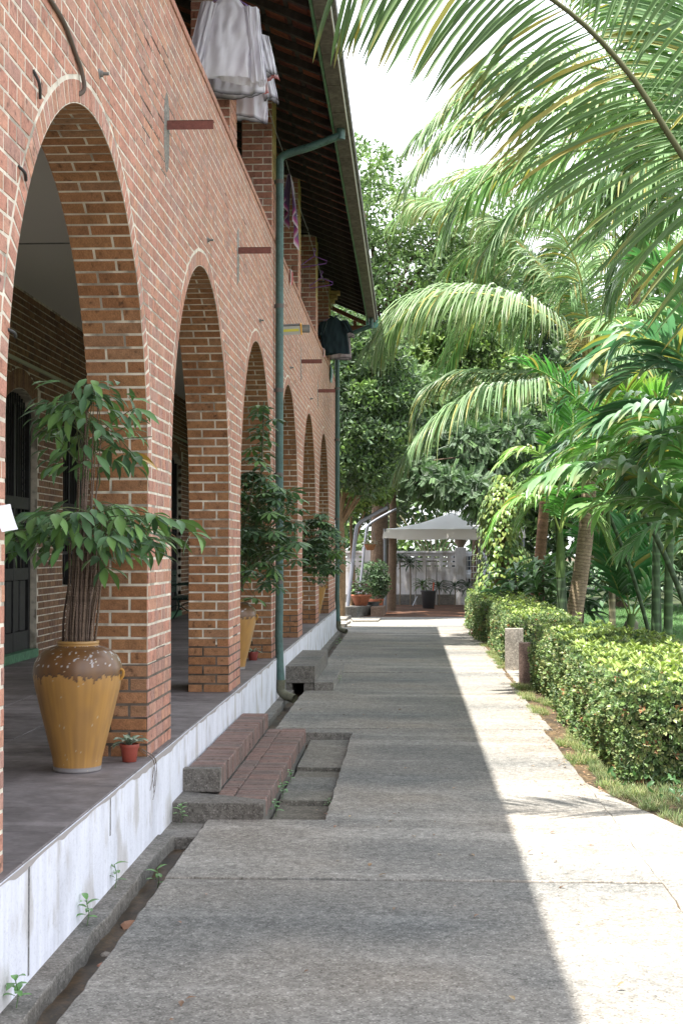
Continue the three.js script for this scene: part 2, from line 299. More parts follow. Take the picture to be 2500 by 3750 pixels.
// ---------------------------------------------------------------- the brick building
const XW = -1.584, XB = -1.944, XI = -4.37, P1 = 8.61, PER = 3.93, PW = 0.848, HP = PER / 32, CH = 0.0808, JT = 0.0135, Y0 = 0.5, NC = 61, YT = Y0 + NC * CH, DE = 30.75;
const AA = (PER - PW) / 2, AB = 1.76, YS = 2.19, RW = 0.115;
const arches = []; for (let n = -1; n < 5; n++) arches.push(P1 + PER * n + PW + AA);
const house = thing('brick_building', 'two storey red brick building with arched veranda and overhanging tiled roof', 'building');
const faceTones = [[0.56, 0.285, 0.21], [0.55, 0.295, 0.225], [0.55, 0.27, 0.20], [0.515, 0.295, 0.24], [0.585, 0.31, 0.215], [0.55, 0.31, 0.235], [0.535, 0.265, 0.20], [0.50, 0.285, 0.235], [0.57, 0.29, 0.21]];
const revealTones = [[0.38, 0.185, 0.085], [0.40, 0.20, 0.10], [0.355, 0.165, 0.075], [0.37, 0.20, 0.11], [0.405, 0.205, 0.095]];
const bricks = []; // {b: builder fn, tone, area}
function clipHalf(poly, px, py, nx, ny) {
  const out = []; for (let k = 0; k < poly.length; k++) { const a = poly[k], b = poly[(k + 1) % poly.length], sa = (a[0] - px) * nx + (a[1] - py) * ny, sb = (b[0] - px) * nx + (b[1] - py) * ny; if (sa >= 0) out.push(a); if ((sa >= 0) !== (sb >= 0)) { const t = sa / (sa - sb); out.push([lerp(a[0], b[0], t), lerp(a[1], b[1], t)]); } } return out;
}
const areaOf = (p) => Math.abs(p.reduce((s, a, k) => { const b = p[(k + 1) % p.length]; return s + a[0] * b[1] - b[0] * a[1]; }, 0)) / 2;
const seen = (d, y) => d > 5.52 && y < 1.755 + 0.385 * d;
for (let k = 0; k < NC; k++) {
  const y0 = Y0 + k * CH + R(-0.001, 0.001), y1 = y0 + CH - JT, hd = k % 2 === 0, step = hd ? HP : 2 * HP, start = P1 - 33 * HP + (hd ? 0 : -0.5 * HP);
  for (let da = start; da < DE; da += step) {
    let a = da + JT / 2 + R(-0.003, 0.003), b = Math.min(da + step - JT / 2 + R(-0.003, 0.003), DE); const cx = (a + b) / 2, cy = (y0 + y1) / 2;
    let poly = [[a, y0], [b, y0 + R(-0.0015, 0.0015)], [b, y1], [a, y1 + R(-0.0015, 0.0015)]];
    for (const dc of arches) {
      if (!poly.length || Math.abs(cx - dc) > AA + 0.5) continue;
      if (cy < YS) { if (cx > dc) poly = clipHalf(poly, dc + AA, 0, 1, 0); else poly = clipHalf(poly, dc - AA, 0, -1, 0); }
      else { const A = AA + RW + 0.017, Bv = AB + RW + 0.017, t = Math.atan2((cy - YS) / Bv, (cx - dc) / A), nx = Math.cos(t) / A, ny = Math.sin(t) / Bv, l = Math.hypot(nx, ny); poly = clipHalf(poly, dc + A * Math.cos(t), YS + Bv * Math.sin(t), nx / l, ny / l); }
    }
    if (poly.length < 3) continue; const ar = areaOf(poly); if (ar < 0.0009) continue;
    const x1 = XW + R(0.0004, 0.0024), p = poly;
    bricks.push({ f: (q, c) => q.prism(p, XW - 0.1, x1, c, 0.0028), tone: Math.floor(rnd() * faceTones.length), set: 0, d: cx, y: cy, area: seen(cx, cy) ? ar / cx ** 3 * 1.584 : 0 });
  }
}
for (let n = -1; n <= 5; n++) { // brick returns of the piers, on the side that faces along the path
  const dn = P1 + PER * n; if (n < 0) continue;
  for (let k = 0; Y0 + (k + 1) * CH < YS + 0.01; k++) {
    const y0 = Y0 + k * CH, y1 = y0 + CH - JT, hd = k % 2 === 0, cut = hd ? 0.237 : 0.118;
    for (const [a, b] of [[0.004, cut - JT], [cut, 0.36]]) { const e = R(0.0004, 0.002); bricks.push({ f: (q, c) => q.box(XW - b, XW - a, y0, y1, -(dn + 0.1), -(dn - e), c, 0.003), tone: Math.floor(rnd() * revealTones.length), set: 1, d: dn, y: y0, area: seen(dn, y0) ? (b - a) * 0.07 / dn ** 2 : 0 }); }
  }
}
for (const dc of arches) { // arch rings
  const N = 65, ts = []; { const S = 600; let acc = [0], prev = [AA, 0]; for (let s = 1; s <= S; s++) { const t = s / S * Math.PI, q = [AA * Math.cos(t), AB * Math.sin(t)]; acc.push(acc[s - 1] + Math.hypot(q[0] - prev[0], q[1] - prev[1])); prev = q; } for (let i = 0; i <= N; i++) { const w = acc[S] * i / N; let s = acc.findIndex((v) => v >= w - 1e-9); ts.push(s / S * Math.PI); } }
  const at = (t, o) => { const nx = Math.cos(t) / AA, ny = Math.sin(t) / AB, l = Math.hypot(nx, ny); return [dc + AA * Math.cos(t) + nx / l * o, YS + AB * Math.sin(t) + ny / l * o]; };
  for (let i = 0; i < N; i++) {
    const g = 0.0078 / AB, t0 = ts[i] + g, t1 = ts[i + 1] - g, tm = (t0 + t1) / 2, w = R(0.105, 0.113), c = at(tm, 0.05), x1 = XW + R(0.0004, 0.0028);
    const pf = [at(t0, 0.004), at(t0, w), at(t1, w), at(t1, 0.004)];
    bricks.push({ f: (q, col) => q.prism(pf, XW - 0.06, x1, col, 0.003), tone: Math.floor(rnd() * faceTones.length), set: 0, d: c[0], y: c[1], area: seen(c[0], c[1]) ? 0.0075 / c[0] ** 3 * 1.584 : 0 });
    const cut = i % 2 ? 0.237 : 0.118, pr = [at(t0, R(-0.002, -0.0004)), at(t0, 0.1), at(t1, 0.1), at(t1, R(-0.002, -0.0004))];
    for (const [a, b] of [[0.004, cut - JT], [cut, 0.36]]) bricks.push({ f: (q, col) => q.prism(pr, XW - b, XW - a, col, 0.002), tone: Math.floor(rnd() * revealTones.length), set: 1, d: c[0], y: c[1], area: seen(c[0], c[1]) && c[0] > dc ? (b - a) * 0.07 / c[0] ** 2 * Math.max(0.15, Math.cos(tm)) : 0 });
  }
}
{
  const order = bricks.map((b, i) => i).sort((a, b) => bricks[b].area - bricks[a].area), big = new Set(order.slice(0, 300)), sets = [faceTones, revealTones];
  const mats = sets.map((s) => s.map((c) => { const m = M.brickV.clone(); m.vertexColors = false; m.color.setRGB(...c); return m; }));
  const rest = new B();
  bricks.forEach((k, i) => {
    const off = [hash(i, 1) * 3, hash(i, 2) * 3];
    if (big.has(i)) { const q = new B(); q.off = off; k.f(q, [1, 1, 1]); mesh('brick', q.geo(), mats[k.set][k.tone], house); } else { rest.off = off; { const w = 0.94 + 0.12 * n3(k.d * 0.8, k.y * 1.1, 4); k.f(rest, vary(sets[k.set][k.tone], 0.06).map((v) => v * w)); }; }
  });
  mesh('brickwork', rest.geo(), M.brickV, house, 'stuff');
}
function wallCore(d0, d1, y0, y1, holes, x0, x1, name, mat, parent) {
  const s = new THREE.Shape(); s.moveTo(d0, y0); s.lineTo(d1, y0); s.lineTo(d1, y1); s.lineTo(d0, y1); s.closePath();
  for (const h of holes) { const p = new THREE.Path(); h.forEach(([d, y], i) => i ? p.lineTo(d, y) : p.moveTo(d, y)); p.closePath(); s.holes.push(p); }
  const e = new THREE.ExtrudeGeometry(s, { depth: x1 - x0, bevelEnabled: false }); e.rotateY(Math.PI / 2); e.translate(x0, 0, 0); // shape x -> -z = d, depth -> +x
  return mesh(name, e, mat, parent);
}
{
  const e = 0.001, holes = arches.map((dc) => { const h = [[dc - AA - e, 0.32], [dc + AA + e, 0.32]]; for (let i = 0; i <= 48; i++) { const t = i / 48 * Math.PI; h.push([dc + (AA + e) * Math.cos(t), YS + (AB + e) * Math.sin(t)]); } return h; });
  wallCore(3.2, DE - 0.004, 0.3, YT - 0.01, holes, XB + 0.004, XW - 0.0008, 'wall', M.mortar, house);
  // brick-on-edge coping of the parapet
  put('coping', (b) => { for (let d = 4; d < DE; d += 0.0808) { b.off = [rnd() * 3, rnd() * 3]; b.box(XB - 0.01, XW + 0.012, YT - 0.012, YT + 0.045, -(d + 0.07), -d, vary(pick(faceTones), 0.08), 0.003); } }, M.brickV, house, 'stuff');
  { const damp = M.mortar.clone(); damp.color.setRGB(0.17, 0.14, 0.12);
    for (let n = 0; n <= 5; n++) { const dn = P1 + PER * n, h = [0.56, 0.42, 0.2, 0.36, 0.24, 0.3][n]; boxAt('damp_mortar', damp, house, XB + 0.0035, XW - 0.0004, Y0, Y0 + h, dn + 0.0005, dn + (n === 5 ? 2.4 : PW) - 0.003, 0); boxAt('damp_mortar', damp, house, XB + 0.0035, XW - 0.0001, Y0, Y0 + h + 0.08 * (1 + n % 2), dn + 0.3, dn + 0.62, 0); } }
  boxAt('plinth', M.plaster, house, -1.62, -1.54, -0.15, 0.49, 2.2, DE + 0.1, 0.006);
  for (let d = 3.2, k = 0; d < 12.2; d += 0.62, k++) for (let c = 0; c < 3; c++) { const m = M.floor; boxAt('paver', m, house, -2.0 - c * 0.62 + (c ? -0.003 : 0.452), -2.617 - c * 0.62 + 0.003, 0.44, 0.5 + R(-0.002, 0.001), d + 0.003, d + 0.617, 0.003); }
  boxAt('veranda_floor', M.floor, house, -3.862, XI - 0.1, 0.3, 0.5, 2.2, 12.26, 0.002);
  boxAt('veranda_floor', M.floor, house, -1.548, XI - 0.1, 0.3, 0.5, 12.263, DE, 0.004);
  boxAt('ceiling', M.ceiling, house, XB + 0.003, XI - 0.2, 4.72, 4.95, 2.2, DE - 0.3, 0);
  boxAt('ceiling_joint', M.grey, house, -1.96, XI, 4.712, 4.7205, 13.5, 13.53, 0);
  boxAt('end_wall', M.mortar, house, XB, -10.2, 0.0, 6.7, DE - 0.3, DE - 0.01, 0);
  boxAt('end_wall', M.mortar, house, XB, -10.2, 0.0, 6.7, 2.0, 2.2, 0);
}
// inner wall with doors and barred windows
{
  const op = [[15.25, 16.6, 0.5, 3.42, 1], [17.85, 19.2, 1.3, 3.42, 0], [23.2, 24.5, 1.3, 3.42, 0], [25.95, 27.25, 0.5, 3.42, 1]], rise = 0.17;
  const arc = ([a, b, , y1]) => { const p = []; for (let i = 0; i <= 12; i++) { const t = i / 12; p.push([lerp(b, a, t), y1 + rise * Math.sin(t * Math.PI)]); } return p; };
  const inner = new THREE.Group(); inner.name = 'inner_wall'; house.add(inner);
  wallCore(2.2, DE - 0.3, 0.45, 4.72, op.map((o) => [[o[0], o[2] + 0.002], [o[1], o[2] + 0.002], ...arc(o)]), XI - 0.24, XI - 0.004, 'wall_face', M.mortar, inner);
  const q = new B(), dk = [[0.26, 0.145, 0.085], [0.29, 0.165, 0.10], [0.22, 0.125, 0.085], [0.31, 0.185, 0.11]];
  for (let k = 0; k < 52; k++) for (let d = 14.4 + (k % 2 ? HP / 2 : 0); d < DE - 0.4; d += k % 2 ? 2 * HP : HP) {
    const y0 = Y0 + k * CH, y1 = y0 + CH - JT, a = d + 0.006, b = d + (k % 2 ? 2 * HP : HP) - 0.006, o = op.find((w) => b > w[0] - 0.11 && a < w[1] + 0.11 && y1 > w[2] && y0 < w[3] + rise + 0.24);
    let p = [[a, y0], [b, y0], [b, y1], [a, y1]];
    if (o) { if (y0 < o[3]) { if (a > o[1] - 0.06) p = clipHalf(p, o[1], 0, 1, 0); else if (b < o[0] + 0.06) p = clipHalf(p, o[0], 0, -1, 0); else { p = (a + b) / 2 > o[1] ? clipHalf(p, o[1], 0, 1, 0) : clipHalf(p, o[0], 0, -1, 0); if (a >= o[0] && b <= o[1]) continue; } } else { const t = clamp(((a + b) / 2 - o[0]) / (o[1] - o[0]), 0, 1), yy = o[3] + rise * Math.sin(t * Math.PI) + 0.235; if (y0 < yy) { if (y1 < yy + 0.02) continue; p = [[a, yy], [b, yy], [b, y1], [a, y1]]; } } }
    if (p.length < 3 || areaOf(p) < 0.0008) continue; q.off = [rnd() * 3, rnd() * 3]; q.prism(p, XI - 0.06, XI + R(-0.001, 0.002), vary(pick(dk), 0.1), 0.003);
  }
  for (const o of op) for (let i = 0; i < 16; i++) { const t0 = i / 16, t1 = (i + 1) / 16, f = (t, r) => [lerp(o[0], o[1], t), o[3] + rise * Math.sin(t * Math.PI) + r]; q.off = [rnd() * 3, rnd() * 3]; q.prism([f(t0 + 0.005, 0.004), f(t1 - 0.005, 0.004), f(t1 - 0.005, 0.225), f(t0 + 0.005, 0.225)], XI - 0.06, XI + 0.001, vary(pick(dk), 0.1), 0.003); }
  mesh('brickwork', q.geo(), M.brickV, inner, 'stuff');
  boxAt('cable_trunking', std([0.46, 0.48, 0.36], 0.7), house, XI + 0.004, XI + 0.04, 3.86, 3.9, 13.5, 29.5, 0.003);
  for (const [a, b, y0, y1, door] of op) {
    const g = new THREE.Group(); g.name = door ? 'door' : 'window'; house.add(g); const xf = XI - 0.10, xb = XI - 0.15, w = b - a;
    for (const [p, r] of [[a, a + 0.07], [b - 0.07, b], [(a + b) / 2 - 0.035, (a + b) / 2 + 0.035]]) boxAt('frame', M.darkWood, g, xb, xf + 0.02, y0, y1, p, r, 0.004);
    const ym = y1 - 1.05; boxAt('frame', M.darkWood, g, xb, xf + 0.018, ym - 0.14, ym, a + 0.072, b - 0.072, 0.004);
    put('lattice', (q2) => { for (let i = 1; i < 13; i++) { const d = lerp(a + 0.07, b - 0.07, i / 13); q2.box(xf - 0.03, xf - 0.012, ym, y1 + 0.14, -(d + 0.009), -(d - 0.009)); } for (let y = ym + 0.07; y < y1 + 0.1; y += 0.08) q2.box(xf - 0.045, xf - 0.031, y, y + 0.018, -(b - 0.07), -(a + 0.07)); }, M.darkWood, g, 'stuff');
    const yp = door ? 1.55 : y0 + 0.1; for (let i = 1; i < 8; i++) if (i !== 4) { const d = lerp(a + 0.035, b - 0.035, i / 8); boxAt('bar', M.darkWood, g, xf - 0.03, xf, yp, ym - 0.14, d - 0.011, d + 0.011, 0.003); }
    for (const t of [0.33, 0.66]) boxAt('rail', M.darkWood, g, xf - 0.02, xf + 0.008, lerp(yp, ym, t) - 0.02, lerp(yp, ym, t) + 0.02, a + 0.07, b - 0.07, 0.003);
    if (door) { boxAt('frame', M.darkWood, g, xb, xf + 0.016, 0.6, 0.82, a + 0.072, b - 0.072, 0.004); boxAt('frame', M.darkWood, g, xb, xf + 0.016, yp - 0.14, yp, a + 0.072, b - 0.072, 0.004); for (let i = 0; i < 4; i++) { const d = a + 0.1 + i * (w - 0.2) / 4; boxAt('panel', M.darkWood, g, xb, xf, 0.82, yp - 0.14, d + 0.03, d + (w - 0.2) / 4 - 0.03, 0.01); } boxAt('threshold', M.greenPaint, g, xb - 0.05, XI + 0.012, 0.5, 0.6, a - 0.05, b + 0.05, 0.005); }
    boxAt('backing', M.blackMetal, g, xb - 0.07, xb - 0.05, y0, y1 + 0.2, a, b, 0);
  }
}
// upper storey: floor, back wall, brick columns
{
  boxAt('upper_floor', M.concreteDark, house, XB + 0.002, -9.8, 4.951, 4.99, 2.3, DE - 0.31, 0);
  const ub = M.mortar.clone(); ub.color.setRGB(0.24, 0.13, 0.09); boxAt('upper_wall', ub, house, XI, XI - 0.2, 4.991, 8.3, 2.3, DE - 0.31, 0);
  const och = [[0.46, 0.33, 0.14], [0.50, 0.37, 0.17], [0.42, 0.28, 0.12]];  // ochre paints the sunlit yellow of the upper column fronts into the brick
  for (let n = 0; n <= 5; n++) {
    const dn = P1 + PER * n + 0.03, dm = dn + (n === 5 ? 0.7 : 0.478), col = new THREE.Group(); col.name = 'column'; house.add(col);
    boxAt('column_core', M.mortar, col, XB + 0.006, XW - 0.006, YT + 0.046, 7.2, dn + 0.004, dm - 0.004, 0);
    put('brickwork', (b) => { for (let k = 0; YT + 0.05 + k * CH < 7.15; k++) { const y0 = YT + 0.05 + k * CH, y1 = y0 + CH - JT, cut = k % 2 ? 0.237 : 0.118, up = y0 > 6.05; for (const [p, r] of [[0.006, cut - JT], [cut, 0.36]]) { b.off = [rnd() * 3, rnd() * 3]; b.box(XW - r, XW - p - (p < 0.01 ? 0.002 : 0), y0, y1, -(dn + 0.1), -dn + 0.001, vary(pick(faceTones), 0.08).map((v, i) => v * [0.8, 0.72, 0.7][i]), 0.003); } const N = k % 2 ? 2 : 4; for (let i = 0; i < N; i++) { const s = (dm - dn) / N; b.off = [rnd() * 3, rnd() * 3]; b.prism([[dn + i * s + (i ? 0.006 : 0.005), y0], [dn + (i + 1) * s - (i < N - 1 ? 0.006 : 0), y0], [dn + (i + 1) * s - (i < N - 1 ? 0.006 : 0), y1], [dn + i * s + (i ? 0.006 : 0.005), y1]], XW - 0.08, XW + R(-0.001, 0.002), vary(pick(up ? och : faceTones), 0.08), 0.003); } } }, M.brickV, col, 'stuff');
    // stepped corbel that carries the eave
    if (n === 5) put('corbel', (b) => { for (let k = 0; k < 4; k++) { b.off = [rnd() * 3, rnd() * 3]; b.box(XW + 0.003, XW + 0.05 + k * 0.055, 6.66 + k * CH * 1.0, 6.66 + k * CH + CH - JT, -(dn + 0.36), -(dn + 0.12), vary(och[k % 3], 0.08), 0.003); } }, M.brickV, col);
  }
}
// roof
const EX = -0.72, EY = 6.75, SL = 0.42;
{
  const roof = new THREE.Group(); roof.name = 'roof'; house.add(roof);
  const RD0 = 2.6, RD1 = 31.05, ry = (x) => EY + 0.12 + (EX - x) * SL; // underside of the tiles
  const prof = (pts, d0, d1, mat, name) => { const s = new THREE.Shape(pts.map((p) => new THREE.Vector2(p[0], p[1]))); const e = new THREE.ExtrudeGeometry(s, { depth: d1 - d0, bevelEnabled: false }); e.translate(0, 0, -d1); return mesh(name, e, mat, roof); };
  prof([[EX + 0.03, ry(EX) + 0.055], [-6.3, ry(-6.3) + 0.06], [-11.8, ry(-6.3) + 0.06 - 5.5 * SL], [-11.8, ry(-6.3) + 0.1 - 5.5 * SL], [-6.3, ry(-6.3) + 0.11], [EX + 0.035, ry(EX) + 0.095]], RD0, RD1, M.terracotta, 'roof_covering');
  const tiles = []; const tc = [[0.30, 0.10, 0.065], [0.36, 0.12, 0.07], [0.24, 0.08, 0.06], [0.17, 0.07, 0.06], [0.44, 0.16, 0.08]];
  for (let r = 0; r < 10; r++) for (let d = 12.2; d < RD1 - 0.2; d += 0.2375) {
    const x1 = EX + 0.02 - r * 0.27, x0 = x1 - 0.33, lift = 0.022, a = d + 0.004, b = d + 0.2335, w = R(-0.004, 0.004), th = 0.014;
    const P = (x, y, dd) => new V3(x, y, -dd), ya = ry(x1) + 0.002 + w, yb = ry(x0) + lift + w;
    tiles.push({ s: 1 / d ** 2 * (r < 6 ? 1 : 0.3), f: (q, c) => { const t = [P(x1, ya, a), P(x1, ya, b), P(x0, yb, b), P(x0, yb, a)], u = t.map((v) => v.clone().add(new V3(0, th, 0))); q.off = [rnd() * 3, rnd() * 3]; q.poly([t[3], t[2], t[1], t[0]], c); q.poly(u, c); for (let i = 0; i < 4; i++) q.poly([t[i], t[(i + 1) % 4], u[(i + 1) % 4], u[i]], c); } });
  }
  const big = new Set(tiles.map((_, i) => i).sort((a, b) => tiles[b].s - tiles[a].s).slice(0, 240)), rest = new B(), tm = tc.map((c) => { const m = M.tile.clone(); m.vertexColors = false; m.color.setRGB(...c); m.side = THREE.DoubleSide; return m; });
  tiles.forEach((t, i) => { if (big.has(i)) { const q = new B(); t.f(q, [1, 1, 1]); mesh('roof_tile', q.geo(), pick(tm), roof); } else t.f(rest, pick(tc)); });
  const mt = M.tile.clone(); mt.side = THREE.DoubleSide; mesh('tiling', rest.geo(), mt, roof, 'stuff');
  for (let d = 12.3; d < RD1; d += 0.475) { const e = new THREE.Shape([[EX - 0.15, ry(EX - 0.15) - 0.105], [EX - 0.15, ry(EX - 0.15) - 0.024], [-4.2, ry(-4.2) - 0.024], [-4.2, ry(-4.2) - 0.105]].map((p) => new THREE.Vector2(...p))); const g = new THREE.ExtrudeGeometry(e, { depth: 0.05, bevelEnabled: true, bevelSize: 0.002, bevelThickness: 0.002, bevelSegments: 1 }); g.translate(0, 0, -d); mesh('rafter', g, M.rafter, roof); }
  for (let r = 0; r < 10; r++) { const x = EX - 0.19 - r * 0.27; boxAt('batten', M.rafter, roof, x - 0.02, x + 0.02, ry(x) - 0.022, ry(x) - 0.001, 12.2, RD1 - 0.05, 0); }
  for (let d = 6.6; d < RD1 - 0.3; d += 0.95) { const b = Math.min(d + 0.936, RD1); boxAt('gutter_segment', M.fascia, roof, EX - 0.15, EX, EY, EY + 0.115, d, b, 0.004); }
  boxAt('gutter_lip', M.gutterEdge, roof, EX + 0.002, EX + 0.016, EY - 0.006, EY + 0.13, 6.6, RD1, 0.003);
  boxAt('eave_trim', M.fascia, roof, EX + 0.017, EX + 0.055, EY + 0.05, EY + 0.165, 6.6, RD1, 0.004);
  boxAt('fascia_board', M.greenPaint, roof, EX - 0.18, EX - 0.153, EY - 0.012, EY + 0.1, 6.6, RD1, 0.003);
  boxAt('gutter_end', M.turquoise, roof, EX - 0.2, EX + 0.06, EY - 0.12, EY + 0.14, RD1 + 0.003, RD1 + 0.04, 0.004);
  // open gable frame at the far end
  const tw = std([0.30, 0.12, 0.05], 0.7, { map: T.wood });
  put('gable_rafter', (b) => { const q = [[EX - 0.2, 6.66], [EX - 0.2, 6.75], [-4.3, ry(-4.3) - 0.02], [-4.3, ry(-4.3) - 0.13]]; b.prism(q.map((p) => p), 0, 0.08, [1, 1, 1], 0.003); }, tw, roof).applyMatrix4(new THREE.Matrix4().set(0, 0, -1, 0, 0, 1, 0, 0, 1, 0, 0, -RD1 + 0.06, 0, 0, 0, 1));
  boxAt('gable_tie', tw, roof, XB - 1.2, EX - 0.25, 6.58, 6.68, RD1 - 0.02, RD1 + 0.05, 0.004);
  boxAt('gable_post', tw, roof, -1.2, -1.13, 6.682, 6.86, RD1 - 0.015, RD1 + 0.045, 0.003);
}
put('open_joint', (b) => { for (let i = 0; i < 46; i++) { const near = i < 30, d = near ? 8.2 + 1.3 * rnd() : 12.2 + 8 * rnd(), k = near ? 46 + Math.floor(rnd() * 11) : 44 + Math.floor(rnd() * 14), y = Y0 + k * CH - JT + 0.002, l = R(0.1, 0.34); b.box(XW - 0.02, XW + 0.0003, y, y + R(0.005, 0.009), -(d + l), -d, [0.035, 0.03, 0.028]); } }, M.vertex, house, 'stuff');
// worn lime edge and old expansion joints of the plinth
put('plinth_edge', (b) => { const top = [], mid = []; for (let i = 0; i <= 900; i++) { const d = 3 + i * 0.0307; top.push(V(-1.5388, 0.4912, d)); mid.push(V(-1.5388, 0.474 + 0.016 * (n3(d * 9, 1, 1) - 0.2) - 0.03 * Math.pow(n3(d * 2.3, 5, 1), 3), d)); } b.skin([mid, top], [0.33, 0.30, 0.29]); }, std([1, 1, 1], 0.95, { vertexColors: true, side: THREE.DoubleSide }), house);
for (const [d, y0, y1] of [[5.74, 0.03, 0.47], [7.32, 0.28, 0.475], [19.2, 0.02, 0.47]]) boxAt('expansion_joint', std([0.34, 0.34, 0.36], 0.95, { map: T.concrete }), house, -1.56, -1.5385, y0, y1, d, d + 0.022, 0);
// anchor bolts over the crowns
for (const dc of arches.slice(0, 5)) put('anchor_bolt', (b) => { const y = 4.205; b.tube([V(XW - 0.01, y, dc + 0.12), V(XW + 0.05, y, dc + 0.12)], 0.009, 8, [0.16, 0.16, 0.15]); b.tube([V(XW + 0.006, y, dc + 0.12), V(XW + 0.02, y, dc + 0.12)], 0.017, 6, [0.2, 0.2, 0.19]); b.tube([V(XW + 0.001, y, dc + 0.12), V(XW + 0.005, y, dc + 0.12)], 0.028, 12, [0.22, 0.22, 0.21]); }, M.vertex, house);
// cement patches where the steel was built in
for (const [d, w] of [[9.22, 0.1], [13.14, 0.09], [20.95, 0.08], [24.85, 0.08]]) put('cement_patch', (b) => { const q = []; for (let i = 0; i < 14; i++) { const a = i / 14 * Math.PI * 2; q.push([d + w * Math.cos(a) * (0.92 + 0.16 * n3(i * 0.8, d, 1)), 4.5 + 0.27 * Math.sign(Math.sin(a)) * Math.pow(Math.abs(Math.sin(a)), 0.7) * (0.94 + 0.12 * n3(i * 0.8, d, 4))]); } b.prism(q, XW - 0.02, XW + 0.004, [1, 1, 1], 0.003); }, M.concrete, house);
// ---------------------------------------------------------------- steps
{
  const st = thing('brick_steps', 'low two tier brick steps with plastered ends against the white plinth', 'steps', [0, 0, 0]);
  const tn = [[0.245, 0.165, 0.145], [0.225, 0.16, 0.145], [0.265, 0.17, 0.15], [0.20, 0.155, 0.142], [0.25, 0.175, 0.158]], mt = tn.map((c) => { const m = M.brickV.clone(); m.vertexColors = false; m.bumpScale = 0.006; m.color.setRGB(...c); return m; });
  boxAt('tread_bed', M.concreteDark, st, -1.546, -0.955, -0.14, 0.088, 9.3, 13.2, 0.01);
  boxAt('tread_bed', M.concreteDark, st, -1.545, -1.3, 0.089, 0.236, 9.745, 13.08, 0.01);
  const lay = (x0, x1, y0, y1, d0, d1, p) => { for (let d = d0; d < d1 - 0.02; d += p) { const q = new B(); q.off = [rnd() * 3, rnd() * 3]; const w = R(-0.006, 0.002), e = R(-0.006, 0.006); q.box(x0, x1 + e, y0, y1 + w, -(Math.min(d + p - 0.006, d1)), -d, [1, 1, 1], 0.007); mesh('brick', q.geo(), pick(mt), st); } };
  lay(-1.168, -0.945, -0.005, 0.106, 9.42, 13.2, 0.0785); lay(-1.292, -1.174, 0.075, 0.106, 9.42, 13.2, 0.0785);
  lay(-1.525, -1.29, 0.115, 0.258, 9.8, 13.1, 0.0785);
  const pl = std([0.27, 0.255, 0.24], 0.95, { map: T.concrete, bumpMap: T.concreteBump, bumpScale: 0.012 });
  slab('end_render', [[-1.548, 9.27], [-0.942, 9.265], [-0.945, 9.415], [-1.545, 9.73]], st, pl, 0.108, 0.24, 0.01);
  slab('end_render', [[-1.546, 9.7], [-1.288, 9.705], [-1.29, 9.795], [-1.545, 9.8]], st, pl, 0.262, 0.152, 0.008);
  const cs = thing('concrete_steps', 'grey concrete entrance steps bridging the drain beyond the first green downpipe', 'steps');
  slab('tread', [[-1.546, 17.85], [-1.175, 17.86], [-1.172, 20.72], [-1.546, 20.74]], cs, M.concreteDark, 0.30, 0.205, 0.004);
  slab('riser', [[-1.545, 17.87], [-1.462, 17.87], [-1.45, 20.7], [-1.545, 20.7]], cs, M.concreteDark, 0.096, 0.22, 0.004);
  slab('riser', [[-1.312, 17.87], [-1.18, 17.875], [-1.178, 20.7], [-1.312, 20.7]], cs, M.concreteDark, 0.0965, 0.2, 0.003);
  slab('tread', [[-1.174, 17.84], [-0.938, 17.85], [-0.945, 20.9], [-1.174, 20.9]], cs, M.concrete, 0.10, 0.12, 0.005);
}
// ---------------------------------------------------------------- things on the wall
function downpipe(d, label, top, full) {
  const g = thing('downpipe', label, 'downpipe', [0, 0, 0], 'green downpipes on the wall'), x = XW + 0.065, r = 0.047;
  put('pipe', (b) => { b.tube([V(x, top, d), V(x, 2.9, d), V(x + 0.004, 1.2, d), V(x - 0.002, 0.75, d - 0.02), V(x + 0.015, 0.4, d - 0.06), V(x + 0.03, 0.2, d - 0.09)], r, 18); }, M.pipe, g);
  put('elbow', (b) => b.tube(curve([V(x + 0.032, 0.24, d - 0.095), V(x + 0.034, 0.12, d - 0.1), V(x + 0.07, 0.07, d - 0.12), V(x + 0.2, 0.03, d - 0.2)], 14), r + 0.006, 18, [1, 1, 1], false), std([0.15, 0.15, 0.10], 0.6, { map: T.brick, side: THREE.DoubleSide }), g);
  put('elbow_mouth', (b) => b.tube([V(x + 0.12, 0.05, d - 0.15), V(x + 0.125, 0.048, d - 0.153)], r - 0.004, 18), M.blackMetal, g);
  put('offset_arm', (b) => b.tube(curve([V(x, top - 0.02, d), V(x + 0.03, top + 0.03, d), V(lerp(x, EX - 0.07, 0.5), top + 0.14, d), V(EX - 0.09, top + 0.27, d)], 14), r, 18), M.pipe, g);
  put('outlet', (b) => b.tube([V(EX - 0.075, top + 0.22, d), V(EX - 0.075, EY - 0.001, d)], r + 0.004, 18), M.pipe, g);
  for (const y of full ? [6.1, 4.62, 3.62, 2.62, 1.36] : [5.2, 4.1, 2.4, 1.3]) put('clamp', (b) => { b.tube([V(x, y, d), V(x, y + 0.05, d)], r + 0.005, 18); b.box(XW - 0.01, x - r + 0.006, y + 0.005, y + 0.045, -d - 0.02, -d + 0.02); }, M.pipeBand, g);
  put('coupling', (b) => { for (const y of full ? [4.3, 3.1] : [3.4, 1.9]) b.tube([V(x, y, d), V(x, y + 0.012, d)], r + 0.003, 18); }, M.pipe, g, 'stuff');
}
downpipe(16.72, 'dark green downpipe with dented foot beside the concrete steps', 6.4, true);
downpipe(30.45, 'dark green downpipe wrapped with creeper at the far corner of the building', 6.3, false);
